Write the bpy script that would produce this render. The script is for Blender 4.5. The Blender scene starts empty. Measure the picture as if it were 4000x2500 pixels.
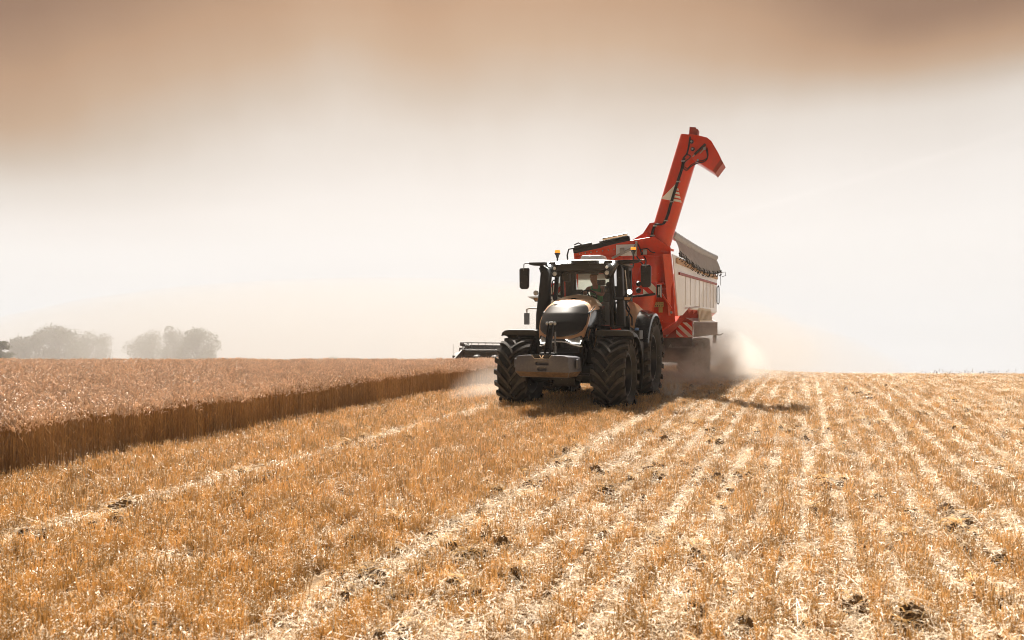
import bpy, bmesh, math, random
import numpy as np
from mathutils import Vector, Matrix, Euler
R = math.radians
random.seed(7)
rng = np.random.default_rng(11)
S = bpy.context.scene
COL = S.collection

# ------------------------------------------------------------------ camera, world, sun, exposure
cam_d = bpy.data.cameras.new('camera')
cam_d.lens = 27.0
cam_d.sensor_width = 36.0
cam_d.shift_y = -0.00125
cam_d.clip_start = 0.1
cam_d.clip_end = 3000
cam_d.dof.use_dof = True
cam_d.dof.focus_distance = 18.0
cam_d.dof.aperture_fstop = 2.0
cam = bpy.data.objects.new('camera', cam_d)
cam.location = (0, 0, 2.05)
cam.rotation_euler = (R(90), 0, 0)
COL.objects.link(cam)
S.camera = cam

SUN = Vector((-0.39, 5.33, 6.3)).normalized()          # towards the sun: behind the tractor, high
sun_d = bpy.data.lights.new('sun', 'SUN')
sun_d.energy = 5.0
sun_d.angle = R(0.53)
sun_d.color = (1.0, 0.925, 0.82)
sun = bpy.data.objects.new('sun', sun_d)
sun.rotation_euler = SUN.to_track_quat('Z', 'Y').to_euler()
COL.objects.link(sun)

world = bpy.data.worlds.new('World')
S.world = world
world.use_nodes = True
def build_world():
    nt = world.node_tree
    N, L = nt.nodes, nt.links
    N.clear()
    out = N.new('ShaderNodeOutputWorld')
    sky = N.new('ShaderNodeTexSky')
    sky.sky_type = 'NISHITA'
    sky.sun_disc = False
    sky.sun_elevation = math.asin(SUN.z)
    sky.sun_rotation = math.atan2(SUN.x, SUN.y)
    sky.dust_density = 6.0
    sky.air_density = 1.0
    bg = N.new('ShaderNodeBackground'); bg.inputs['Strength'].default_value = 0.05
    tint = N.new('ShaderNodeMixRGB'); tint.blend_type = 'MULTIPLY'; tint.inputs[0].default_value = 1.0
    tint.inputs[2].default_value = (0.10, 0.075, 0.05, 1)
    L.new(sky.outputs[0], tint.inputs[1]); L.new(tint.outputs[0], bg.inputs[0])
    # drifting harvest dust: a veil of brown air high up, pale towards the horizon
    tc = N.new('ShaderNodeTexCoord')
    sep = N.new('ShaderNodeSeparateXYZ'); L.new(tc.outputs['Generated'], sep.inputs[0])
    mp = N.new('ShaderNodeMapping'); mp.inputs['Scale'].default_value = (5.0, 2.0, 2.6)
    L.new(tc.outputs['Generated'], mp.inputs[0])
    nz = N.new('ShaderNodeTexNoise'); nz.inputs['Scale'].default_value = 1.0; nz.inputs['Detail'].default_value = 3.0
    nz.inputs['Roughness'].default_value = 0.5
    L.new(mp.outputs[0], nz.inputs['Vector'])
    def m(op, a, b):
        n = N.new('ShaderNodeMath'); n.operation = op
        for i, v in enumerate((a, b)):
            if isinstance(v, (int, float)): n.inputs[i].default_value = v
            else: L.new(v, n.inputs[i])
        return n.outputs[0]
    e = sep.outputs['Z']
    dn = m('MULTIPLY', m('SUBTRACT', nz.outputs['Fac'], 0.5), 0.085)
    def ramp01(v, lo, hi):
        n = N.new('ShaderNodeMapRange'); n.interpolation_type = 'SMOOTHSTEP'
        n.inputs[1].default_value = lo; n.inputs[2].default_value = hi
        L.new(v, n.inputs[0]); return n.outputs[0]
    X = sep.outputs['X']
    up = ramp01(e, .03, .24)                               # the noise only stirs the upper air
    left = m('MULTIPLY', m('MULTIPLY', ramp01(X, -.15, -.62), 0.135), ramp01(e, .0, .22))
    right = m('MULTIPLY', m('MULTIPLY', ramp01(X, .12, .5), 0.12), ramp01(e, .225, .33))
    eff = m('ADD', m('ADD', e, m('MULTIPLY', dn, up)), m('ADD', left, right))
    cr = N.new('ShaderNodeValToRGB')
    els = cr.color_ramp.elements
    stops = [(0.0, (.885, .87, .855)), (.10, (.87, .85, .832)), (.16, (.825, .79, .762)), (.24, (.69, .635, .585)), (.29, (.56, .475, .40)),
             (.34, (.49, .345, .24)), (.385, (.42, .262, .165)), (.44, (.26, .15, .098)), (.52, (.17, .10, .065)), (.70, (.11, .09, .08)), (1.0, (.085, .08, .078))]
    els[0].position = 0; els[0].color = (*stops[0][1], 1)
    els[1].position = 1; els[1].color = (*stops[-1][1], 1)
    for p, c in stops[1:-1]:
        k = els.new(p); k.color = (*c, 1)
    L.new(eff, cr.inputs[0])
    bg2 = N.new('ShaderNodeBackground'); bg2.inputs['Strength'].default_value = 0.505
    # faint streaks of high cloud and a contrail low in the sky
    mp2 = N.new('ShaderNodeMapping'); mp2.inputs['Scale'].default_value = (2.2, 1.0, 16.0); mp2.inputs['Rotation'].default_value = (0, R(9), 0)
    L.new(tc.outputs['Generated'], mp2.inputs[0])
    nz2 = N.new('ShaderNodeTexNoise'); nz2.inputs['Scale'].default_value = 2.0; nz2.inputs['Detail'].default_value = 6.0
    L.new(mp2.outputs[0], nz2.inputs['Vector'])
    st = m('ADD', 0.975, m('MULTIPLY', nz2.outputs['Fac'], 0.05))
    line = m('ABSOLUTE', m('SUBTRACT', m('SUBTRACT', e, 0.118), m('MULTIPLY', m('SUBTRACT', sep.outputs['X'], 0.23), 0.26)), 0.0)
    on = m('MULTIPLY', m('GREATER_THAN', sep.outputs['X'], 0.06), m('MAXIMUM', m('SUBTRACT', 1.0, m('MULTIPLY', line, 160.0)), 0.0))
    st = m('ADD', st, m('MULTIPLY', on, m('MULTIPLY', nz2.outputs['Fac'], 0.05)))
    sc = N.new('ShaderNodeVectorMath'); sc.operation = 'SCALE'
    L.new(cr.outputs[0], sc.inputs[0]); L.new(st, sc.inputs['Scale'])
    # the air is brightest on the sun's side of the sky
    fb = N.new('ShaderNodeMapRange'); fb.interpolation_type = 'SMOOTHSTEP'
    fb.inputs[1].default_value = .10; fb.inputs[2].default_value = .80; fb.inputs[3].default_value = .34; fb.inputs[4].default_value = 1.0
    L.new(sep.outputs['Y'], fb.inputs[0])
    sc2 = N.new('ShaderNodeVectorMath'); sc2.operation = 'SCALE'
    L.new(sc.outputs[0], sc2.inputs[0]); L.new(fb.outputs[0], sc2.inputs['Scale'])
    L.new(sc2.outputs[0], bg2.inputs[0])
    # bright aureole of dusty air round the sun (outside the frame)
    dt = N.new('ShaderNodeVectorMath'); dt.operation = 'DOT_PRODUCT'; dt.inputs[1].default_value = SUN
    nrm = N.new('ShaderNodeVectorMath'); nrm.operation = 'NORMALIZE'; L.new(tc.outputs['Generated'], nrm.inputs[0])
    L.new(nrm.outputs[0], dt.inputs[0])
    gl = m('MULTIPLY', m('POWER', m('MAXIMUM', dt.outputs['Value'], 0.0), 60.0), 6.0)
    bg3 = N.new('ShaderNodeBackground'); bg3.inputs[0].default_value = (1.0, .93, .84, 1); L.new(gl, bg3.inputs['Strength'])
    add = N.new('ShaderNodeAddShader')
    add2 = N.new('ShaderNodeAddShader')
    L.new(bg.outputs[0], add.inputs[0]); L.new(bg2.outputs[0], add.inputs[1])
    L.new(add.outputs[0], add2.inputs[0]); L.new(bg3.outputs[0], add2.inputs[1])
    L.new(add2.outputs[0], out.inputs['Surface'])
build_world()

S.view_settings.view_transform = 'Standard'
S.view_settings.look = 'None'
S.view_settings.exposure = 1.0
S.view_settings.gamma = 1.0
S.render.engine = 'CYCLES'
S.cycles.max_bounces = 8
S.cycles.diffuse_bounces = 2
S.cycles.glossy_bounces = 3
S.cycles.transmission_bounces = 4
S.cycles.transparent_max_bounces = 12
S.cycles.volume_bounces = 4
S.cycles.volume_step_rate = 1.0
S.cycles.volume_max_steps = 128
S.cycles.use_denoising = True
S.cycles.filter_width = 1.0

# ------------------------------------------------------------------ frames and terrain
TH = R(21)
ORG = Vector((1.29, 17.86, 0.0))                  # ground under the tractor's front axle
HD = Vector((-math.sin(TH), -math.cos(TH), 0))    # the way the tractor drives
LF = Vector((math.cos(TH), -math.sin(TH), 0))     # the tractor's left
YAW = math.atan2(HD.y, HD.x)

def lane(x, y):
    """world x, y -> along the rows, across the rows (tractor frame)"""
    dx, dy = x - ORG.x, y - ORG.y
    return dx * HD.x + dy * HD.y, dx * LF.x + dy * LF.y
def world_of(lx, ly):
    return ORG.x + lx * HD.x + ly * LF.x, ORG.y + lx * HD.y + ly * LF.y
def ground_z(x, y):
    x = np.asarray(x, float); y = np.asarray(y, float)
    _, v = lane(x, y)
    k = 0.00145 - 0.00055 * np.exp(-((v + 1.0) / 5.0) ** 2)
    u = np.maximum(0.0, y - 14.0)
    z = -k * np.minimum(u, 62.0) ** 2 - 0.115 * np.maximum(u - 62.0, 0)
    z = z + 0.012 * np.sin(x * 1.3 + y * 0.4) * np.sin(y * 0.9 - x * 0.3)
    return z

# ------------------------------------------------------------------ mesh helpers
class MB:
    def __init__(s, off=(0, 0, 0)):
        s.v, s.f, s.m = [], [], []
        s.off = Vector(off)
    def add(s, vs, fs, m=0):
        b = len(s.v)
        s.v += [Vector(p) for p in vs]
        for f in fs:
            s.f.append([b + i for i in f]); s.m.append(m)
    def box(s, c, size, rot=None, m=0, taper=1.0):
        c = Vector(c); sx, sy, sz = [q / 2 for q in size]
        vs = []
        for z in (-1, 1):
            t = taper if z > 0 else 1.0
            for x, y in ((-1, -1), (1, -1), (1, 1), (-1, 1)):
                vs.append(Vector((x * sx * t, y * sy * t, z * sz)))
        if rot is not None:
            M = rot if isinstance(rot, Matrix) else Euler([R(a) for a in rot]).to_matrix()
            vs = [M @ p for p in vs]
        s.add([c + p for p in vs], [(0, 3, 2, 1), (4, 5, 6, 7), (0, 1, 5, 4), (1, 2, 6, 5), (2, 3, 7, 6), (3, 0, 4, 7)], m)
    def bar(s, p0, p1, w, h, m=0, up=(0, 0, 1)):
        p0, p1 = Vector(p0), Vector(p1)
        d = (p1 - p0).normalized(); up = Vector(up)
        if abs(d.dot(up)) > 0.99: up = Vector((1, 0, 0))
        a = d.cross(up).normalized() * (w / 2); b = a.cross(d).normalized() * (h / 2)
        vs = [p + i * a + j * b for p in (p0, p1) for i, j in ((-1, -1), (1, -1), (1, 1), (-1, 1))]
        s.add(vs, [(0, 3, 2, 1), (4, 5, 6, 7), (0, 1, 5, 4), (1, 2, 6, 5), (2, 3, 7, 6), (3, 0, 4, 7)], m)
    def tube(s, pts, r, n=8, m=0, caps=True):
        pts = [Vector(p) for p in pts]
        rs = r if isinstance(r, (list, tuple)) else [r] * len(pts)
        rings = []; ref = None
        for i, p in enumerate(pts):
            d = (pts[min(i + 1, len(pts) - 1)] - pts[max(i - 1, 0)]).normalized()
            if ref is None:
                ref = d.orthogonal().normalized()
            ref = (ref - d * ref.dot(d)).normalized()
            o = d.cross(ref)
            rings.append([p + (ref * math.cos(2 * math.pi * k / n) + o * math.sin(2 * math.pi * k / n)) * rs[i] for k in range(n)])
        fs = []
        for i in range(len(pts) - 1):
            for k in range(n):
                k2 = (k + 1) % n
                fs.append((i * n + k, i * n + k2, (i + 1) * n + k2, (i + 1) * n + k))
        if caps:
            fs.append(tuple(range(n - 1, -1, -1))); fs.append(tuple((len(pts) - 1) * n + k for k in range(n)))
        s.add([p for r_ in rings for p in r_], fs, m)
    def lathe(s, prof, axis=(0, 1, 0), c=(0, 0, 0), n=40, m=0, closed=False):
        """prof: (position along the axis, radius)"""
        ax = Vector(axis).normalized(); c = Vector(c)
        e1 = Vector((1, 0, 0)) if abs(ax.x) < .9 else Vector((0, 0, 1))
        e1 = (e1 - ax * e1.dot(ax)).normalized(); e2 = ax.cross(e1)
        vs = []
        for k in range(n):
            a = 2 * math.pi * k / n
            d = e1 * math.cos(a) + e2 * math.sin(a)
            vs += [c + ax * h + d * r for h, r in prof]
        P = len(prof); fs = []
        for k in range(n):
            k2 = (k + 1) % n
            for i in range(P - (0 if closed else 1)):
                j = (i + 1) % P
                fs.append((k * P + i, k * P + j, k2 * P + j, k2 * P + i))
        s.add(vs, fs, m)
    def prism(s, poly, plane, lo, hi, m=0):
        def mk(a, b, h):
            return {'yz': (h, a, b), 'xz': (a, h, b), 'xy': (a, b, h)}[plane]
        n = len(poly)
        vs = [mk(a, b, lo) for a, b in poly] + [mk(a, b, hi) for a, b in poly]
        fs = [tuple(range(n - 1, -1, -1)), tuple(range(n, 2 * n))] + [(i, (i + 1) % n, n + (i + 1) % n, n + i) for i in range(n)]
        s.add(vs, fs, m)
    def grid(s, rows, m=0, wrap=False):
        w = len(rows[0]); fs = []
        for i in range(len(rows) - 1):
            for j in range(w - (0 if wrap else 1)):
                j2 = (j + 1) % w
                mm = m(i, j) if callable(m) else m
                fs.append(((i * w + j, i * w + j2, (i + 1) * w + j2, (i + 1) * w + j), mm))
        b = len(s.v)
        s.v += [Vector(p) for r_ in rows for p in r_]
        for f, mm in fs:
            s.f.append([b + i for i in f]); s.m.append(mm)
    def sphere(s, c, r, n=12, k=8, m=0):
        sx, sy, sz = r if isinstance(r, (tuple, list)) else (r, r, r)
        c = Vector(c)
        rows = []
        for i in range(k + 1):
            a = math.pi * i / k
            rows.append([c + Vector((sx * math.sin(a) * math.cos(2 * math.pi * j / n), sy * math.sin(a) * math.sin(2 * math.pi * j / n), sz * math.cos(a))) for j in range(n)])
        s.grid(rows, m, wrap=True)
    def build(s, name, mats, parent=None, bevel=0.0, smooth=35, seg=2, thick=0.0, loc=None, recalc=True):
        me = bpy.data.meshes.new(name)
        bm = bmesh.new()
        vv = [bm.verts.new(p + s.off) for p in s.v]
        for f, m in zip(s.f, s.m):
            try:
                fc = bm.faces.new([vv[i] for i in f]); fc.material_index = m
            except ValueError:
                pass
        if recalc:
            bmesh.ops.remove_doubles(bm, verts=bm.verts, dist=1e-5)
            bmesh.ops.recalc_face_normals(bm, faces=bm.faces)
        if thick:
            bmesh.ops.solidify(bm, geom=bm.faces[:], thickness=thick)
        if bevel:
            es = [e for e in bm.edges if len(e.link_faces) == 2 and e.calc_face_angle(0) > R(28)]
            if es:
                bmesh.ops.bevel(bm, geom=es, offset=bevel, segments=seg, affect='EDGES', profile=0.6, clamp_overlap=True)
        bm.to_mesh(me); bm.free()
        mats = mats if isinstance(mats, (list, tuple)) else [mats]
        for m in mats: me.materials.append(m)
        if smooth:
            me.polygons.foreach_set('use_smooth', [True] * len(me.polygons))
            me.set_sharp_from_angle(angle=R(smooth))
        o = bpy.data.objects.new(name, me)
        COL.objects.link(o)
        if parent is not None: o.parent = parent
        if loc is not None: o.location = loc
        return o

def tag(o, label=None, cat=None, group=None, kind=None):
    if label: o['label'] = label
    if cat: o['category'] = cat
    if group: o['group'] = group
    if kind: o['kind'] = kind
    return o
def empty(name, loc, rz=0.0):
    o = bpy.data.objects.new(name, None)
    o.location = loc; o.rotation_euler = (0, 0, rz); o.empty_display_size = 0.3
    COL.objects.link(o)
    return o
def copy_part(o, parent, loc=None, flip=False):
    c = o.copy(); COL.objects.link(c); c.parent = parent
    if loc is not None: c.location = loc
    return c

# ------------------------------------------------------------------ materials
def mat(name, base, rough=0.5, metal=0.0, coat=0.0, noise=None, bump=None, emit=None, trans=0.0, spec=0.5, rand=0.0, coord='Object'):
    """noise = (scale, second colour, low, high); bump = (scale, strength); rand = brightness spread between instances"""
    m = bpy.data.materials.new(name); m.use_nodes = True
    N, L = m.node_tree.nodes, m.node_tree.links
    p = N['Principled BSDF']; out = N['Material Output']
    p.inputs['Base Color'].default_value = (*base, 1)
    p.inputs['Roughness'].default_value = rough
    p.inputs['Metallic'].default_value = metal
    p.inputs['Coat Weight'].default_value = coat
    p.inputs['Coat Roughness'].default_value = 0.08
    p.inputs['Specular IOR Level'].default_value = spec
    col = None
    tc = N.new('ShaderNodeTexCoord')
    if noise:
        nz = N.new('ShaderNodeTexNoise'); nz.inputs['Scale'].default_value = noise[0]; nz.inputs['Detail'].default_value = 6
        nz.inputs['Roughness'].default_value = 0.65
        L.new(tc.outputs[coord], nz.inputs['Vector'])
        mr = N.new('ShaderNodeMapRange'); mr.inputs[1].default_value = noise[2]; mr.inputs[2].default_value = noise[3]
        L.new(nz.outputs['Fac'], mr.inputs[0])
        mx = N.new('ShaderNodeMixRGB'); mx.inputs[1].default_value = (*base, 1); mx.inputs[2].default_value = (*noise[1], 1)
        L.new(mr.outputs[0], mx.inputs[0]); col = mx.outputs[0]
        if len(noise) > 4:
            mr2 = N.new('ShaderNodeMapRange'); mr2.inputs[3].default_value = rough; mr2.inputs[4].default_value = noise[4]
            L.new(mr.outputs[0], mr2.inputs[0]); L.new(mr2.outputs[0], p.inputs['Roughness'])
    if rand:
        oi = N.new('ShaderNodeObjectInfo')
        mr = N.new('ShaderNodeMapRange'); mr.inputs[3].default_value = 1 - rand; mr.inputs[4].default_value = 1 + rand
        L.new(oi.outputs['Random'], mr.inputs[0])
        sc = N.new('ShaderNodeVectorMath'); sc.operation = 'SCALE'
        if col is None: sc.inputs[0].default_value = base
        else: L.new(col, sc.inputs[0])
        L.new(mr.outputs[0], sc.inputs['Scale']); col = sc.outputs[0]
    if col is not None: L.new(col, p.inputs['Base Color'])
    if bump:
        nb = N.new('ShaderNodeTexNoise'); nb.inputs['Scale'].default_value = bump[0]; nb.inputs['Detail'].default_value = 5
        L.new(tc.outputs[coord], nb.inputs['Vector'])
        bp = N.new('ShaderNodeBump'); bp.inputs['Strength'].default_value = bump[1]; bp.inputs['Distance'].default_value = 0.02
        L.new(nb.outputs['Fac'], bp.inputs['Height']); L.new(bp.outputs[0], p.inputs['Normal'])
    if emit:
        p.inputs['Emission Color'].default_value = (*emit[0], 1); p.inputs['Emission Strength'].default_value = emit[1]
    if trans:
        t = N.new('ShaderNodeBsdfTranslucent'); t.inputs[0].default_value = (*base, 1)
        if col is not None: L.new(col, t.inputs[0])
        mx = N.new('ShaderNodeMixShader'); mx.inputs[0].default_value = trans
        L.new(p.outputs[0], mx.inputs[1]); L.new(t.outputs[0], mx.inputs[2]); L.new(mx.outputs[0], out.inputs['Surface'])
    return m

def glass_mat(name, tint=(.93, .95, .93), dust=0.05):
    m = bpy.data.materials.new(name); m.use_nodes = True
    N, L = m.node_tree.nodes, m.node_tree.links
    N.clear()
    out = N.new('ShaderNodeOutputMaterial')
    t = N.new('ShaderNodeBsdfTransparent'); t.inputs[0].default_value = (*tint, 1)
    g = N.new('ShaderNodeBsdfGlossy'); g.inputs['Roughness'].default_value = 0.03
    f = N.new('ShaderNodeFresnel'); f.inputs[0].default_value = 1.45
    mx = N.new('ShaderNodeMixShader'); L.new(f.outputs[0], mx.inputs[0]); L.new(t.outputs[0], mx.inputs[1]); L.new(g.outputs[0], mx.inputs[2])
    d = N.new('ShaderNodeBsdfDiffuse'); d.inputs[0].default_value = (.45, .42, .38, 1)
    m2 = N.new('ShaderNodeMixShader'); m2.inputs[0].default_value = dust
    L.new(mx.outputs[0], m2.inputs[1]); L.new(d.outputs[0], m2.inputs[2]); L.new(m2.outputs[0], out.inputs['Surface'])
    return m

M = {}
M['nose'] = mat('dusty black nose panel', (.008, .009, .010), .10, 0, 1.0, noise=(130, (.075, .070, .066), .32, .95, .34))
M['silver'] = mat('painted chrome shine', (.80, .80, .78), .3)  # pale even paint stands in for the chrome strip's bright reflection
M['gold'] = mat('bronze paint', (.62, .36, .20), .30, .55, .5, noise=(9, (.50, .36, .25), .5, .8, .5))
M['black'] = mat('black gloss paint', (.008, .009, .010), .16, 0, .5, noise=(60, (.035, .031, .028), .48, .78, .4))
M['plastic'] = mat('black plastic', (.011, .0125, .0135), .5, noise=(40, (.032, .029, .026), .5, .85))
M['frame'] = mat('dark frame steel', (.012, .013, .014), .45, .2, noise=(30, (.035, .030, .026), .5, .85))
M['rubber'] = mat('tyre rubber', (.012, .0125, .0135), .78, noise=(7, (.055, .045, .036), .45, .80), bump=(60, .15))
M['lug'] = mat('dusty lug tops', (.050, .043, .037), .85, noise=(9, (.095, .078, .062), .42, .75))
M['rim'] = mat('black wheel rim', (.010, .011, .014), .4, .2, noise=(20, (.03, .026, .024), .5, .85))
M['iron'] = mat('grey cast weight', (.118, .122, .146), .40, .25, noise=(18, (.17, .16, .17), .45, .8), bump=(90, .08))
M['irondirt'] = mat('dirty weight base', (.10, .07, .045), .8, noise=(12, (.22, .13, .07), .4, .7))
M['chrome'] = mat('chrome', (.80, .79, .77), .16, 1.0)
M['steel'] = mat('bright steel', (.5, .49, .47), .3, .9, noise=(20, (.3, .28, .26), .4, .8))
M['light'] = mat('lamp lens', (.75, .75, .72), .12, 0, .5, noise=(60, (.45, .45, .43), .4, .7))
M['headglass'] = mat('headlamp glass', (.22, .22, .215), .1, 0, .6)
M['led'] = mat('lit white lamp', (.9, .9, .85), .3, emit=((1.0, .96, .88), 22.0))
M['ledsoft'] = mat('lit white light strip', (.9, .9, .85), .3, emit=((1.0, .97, .9), 1.6))
M['amber'] = mat('amber beacon glass', (.75, .25, .03), .2, emit=((1.0, .30, .03), .55))
M['amberlens'] = mat('amber indicator lens', (.55, .30, .14), .25)
M['glass'] = glass_mat('cab glass', (.90, .93, .91), .035)
M['windshield'] = glass_mat('dusty veiled windshield glass', (.94, .97, .96), .12)  # dust film, thickened into a pale veil that lightens the dark cab
M['roof'] = mat('pale roof paint', (.62, .60, .60), .3, 0, .4, noise=(12, (.42, .36, .31), .5, .85))
M['seat'] = mat('seat fabric', (.05, .05, .052), .9)
M['seatpale'] = mat('pale grey seat cover', (.34, .34, .35), .9)
M['brightpane'] = mat('pale rear blind', (.84, .85, .82), .8, trans=.7, noise=(4, (.74, .74, .70), .4, .8))  # translucent pale sheet standing in for a bright rear window
M['blue'] = mat('blue filler cap', (.10, .22, .52), .45)
M['red'] = mat('red trailer paint', (.70, .048, .010), .34, 0, .3, noise=(5, (.50, .052, .014), .45, .85, .5), bump=(5, .02))
M['reddark'] = mat('dusty red trailer paint', (.36, .035, .015), .55, noise=(4, (.27, .08, .045), .45, .85))
M['white'] = mat('white trailer side', (.88, .88, .91), .42, 0, .2, noise=(2.2, (.80, .74, .73), .52, .9))
M['signred'] = mat('reflective red', (.72, .03, .015), .4, noise=(40, (.6, .05, .03), .5, .9))
M['signwhite'] = mat('reflective white', (.90, .87, .80), .45, noise=(40, (.82, .78, .70), .5, .9))
M['yellow'] = mat('yellow sticker', (.62, .47, .16), .6, noise=(20, (.5, .37, .15), .4, .8))
M['hose'] = mat('black rubber hose', (.014, .014, .015), .5)
M['tarp'] = mat('grey tarpaulin', (.58, .61, .66), .7, trans=.30, noise=(6, (.44, .45, .48), .4, .75), bump=(9, .5))
M['wood'] = mat('wooden ledge', (.62, .42, .27), .7, noise=(14, (.5, .33, .2), .4, .8))
M['skirt'] = mat('dusty mudguard skirt', (.13, .075, .055), .7, noise=(3, (.22, .15, .11), .4, .8))
M['wood2'] = mat('cream ladder rungs', (.72, .64, .52), .6)
M['ply'] = mat('grey galvanised sheet', (.42, .40, .39), .45, .4, noise=(8, (.32, .28, .25), .4, .8))
M['skin'] = mat('skin', (.40, .20, .135), .55, noise=(16, (.33, .16, .11), .4, .8))
M['hair'] = mat('short grey hair', (.20, .16, .13), .8, noise=(60, (.12, .10, .085), .4, .7))
M['green'] = mat('green tank top cloth', (.09, .34, .13), .85, noise=(14, (.06, .26, .10), .4, .8))
M['greylogo'] = mat('pale print', (.70, .72, .68), .7)
M['trousers'] = mat('grey trousers', (.12, .125, .135), .9)
M['harvgrey'] = mat('grey harvester paint', (.50, .50, .46), .5, noise=(3, (.36, .34, .3), .45, .8))
M['harvdark'] = mat('dark header steel', (.045, .042, .038), .6, noise=(8, (.12, .09, .06), .45, .8))
M['printgrey'] = mat('grey apron print', (.30, .28, .27), .7)
M['straw'] = mat('cut straw', (.82, .555, .255), .38, trans=.17, rand=.42, spec=.6)
M['strawpale'] = mat('pale loose straw', (.87, .72, .54), .45, trans=.2, rand=.22, spec=.5)
M['clod'] = mat('dark straw clod', (.15, .098, .055), .9, noise=(22, (.34, .23, .13), .48, .75), bump=(50, .6))
M['wheatstem'] = mat('wheat stem', (.42, .25, .108), .5, trans=.13, rand=.55)
M['wheatear'] = mat('wheat ear', (.90, .72, .58), .38, trans=.36, rand=.25, noise=(60, (.58, .39, .22), .4, .7))
M['leaf'] = mat('tree leaf', (.075, .085, .035), .6, trans=.3, rand=.2)
M['bark'] = mat('tree bark', (.10, .075, .055), .9, noise=(6, (.06, .045, .035), .4, .7))
M['weed'] = mat('dry weed', (.24, .17, .10), .8, trans=.2)

def ground_mat():
    m = bpy.data.materials.new('stubble soil'); m.use_nodes = True
    N, L = m.node_tree.nodes, m.node_tree.links
    p = N['Principled BSDF']; p.inputs['Roughness'].default_value = .9
    tc = N.new('ShaderNodeTexCoord')
    mp = N.new('ShaderNodeMapping'); mp.inputs['Rotation'].default_value = (0, 0, -YAW)
    L.new(tc.outputs['Object'], mp.inputs[0])
    mp2 = N.new('ShaderNodeMapping'); mp2.inputs['Scale'].default_value = (1.0, 3.5, 1)
    L.new(mp.outputs[0], mp2.inputs[0])
    def noise(sc, det, src):
        n = N.new('ShaderNodeTexNoise'); n.inputs['Scale'].default_value = sc; n.inputs['Detail'].default_value = det; n.inputs['Roughness'].default_value = .7
        L.new(src, n.inputs['Vector']); return n.outputs['Fac']
    a = noise(1.6, 8, mp2.outputs[0]); b = noise(24, 5, mp.outputs[0])
    r1 = N.new('ShaderNodeValToRGB')
    e = r1.color_ramp.elements
    e[0].position = .30; e[0].color = (.13, .078, .038, 1)
    e[1].position = .66; e[1].color = (.50, .34, .18, 1)
    L.new(a, r1.inputs[0])
    r2 = N.new('ShaderNodeValToRGB')
    e = r2.color_ramp.elements
    e[0].position = .38; e[0].color = (.55, .48, .42, 1)
    e[1].position = .62; e[1].color = (1.08, 1.05, 1.0, 1)
    L.new(b, r2.inputs[0])
    mx = N.new('ShaderNodeMixRGB'); mx.blend_type = 'MULTIPLY'; mx.inputs[0].default_value = .9
    L.new(r1.outputs[0], mx.inputs[1]); L.new(r2.outputs[0], mx.inputs[2]); L.new(mx.outputs[0], p.inputs['Base Color'])
    bp = N.new('ShaderNodeBump'); bp.inputs['Strength'].default_value = .8; bp.inputs['Distance'].default_value = .03
    L.new(b, bp.inputs['Height']); L.new(bp.outputs[0], p.inputs['Normal'])
    return m
M['ground'] = ground_mat()

# ------------------------------------------------------------------ ground
def build_ground():
    ys = np.concatenate([np.arange(-30, 0, 3.0), np.arange(0, 60, .5), np.arange(60, 120, 2.0), np.array([125, 140, 170, 220, 300, 420.])])
    xs = np.concatenate([np.array([-260, -200, -150, -110, -85]), np.arange(-70, -25, 3.0), np.arange(-25, 30, .5), np.arange(30, 75, 3.0), np.array([85, 110, 150, 200, 260])])
    X, Y = np.meshgrid(xs, ys)
    Z = ground_z(X, Y)
    V = np.stack([X, Y, Z], -1).reshape(-1, 3)
    w = len(xs)
    i = np.arange((len(ys) - 1) * w).reshape(-1, w)[:, :-1].ravel()
    F = np.stack([i, i + 1, i + w + 1, i + w], -1)
    me = bpy.data.meshes.new('ground')
    me.from_pydata(V.tolist(), [], F.tolist())
    me.materials.append(M['ground'])
    me.polygons.foreach_set('use_smooth', [True] * len(me.polygons))
    o = bpy.data.objects.new('ground', me); COL.objects.link(o)
    tag(o, 'straw littered stubble ground rising to a low crest', 'ground', kind='structure')
build_ground()

# ------------------------------------------------------------------ scattered stuff (one object per crop, geometry nodes)
def variant(name, V, F, mats, mi=None):
    me = bpy.data.meshes.new(name)
    me.from_pydata([tuple(p) for p in V], [], F)
    for m in mats: me.materials.append(m)
    if mi is not None: me.polygons.foreach_set('material_index', mi)
    return bpy.data.objects.new(name, me)

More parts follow.
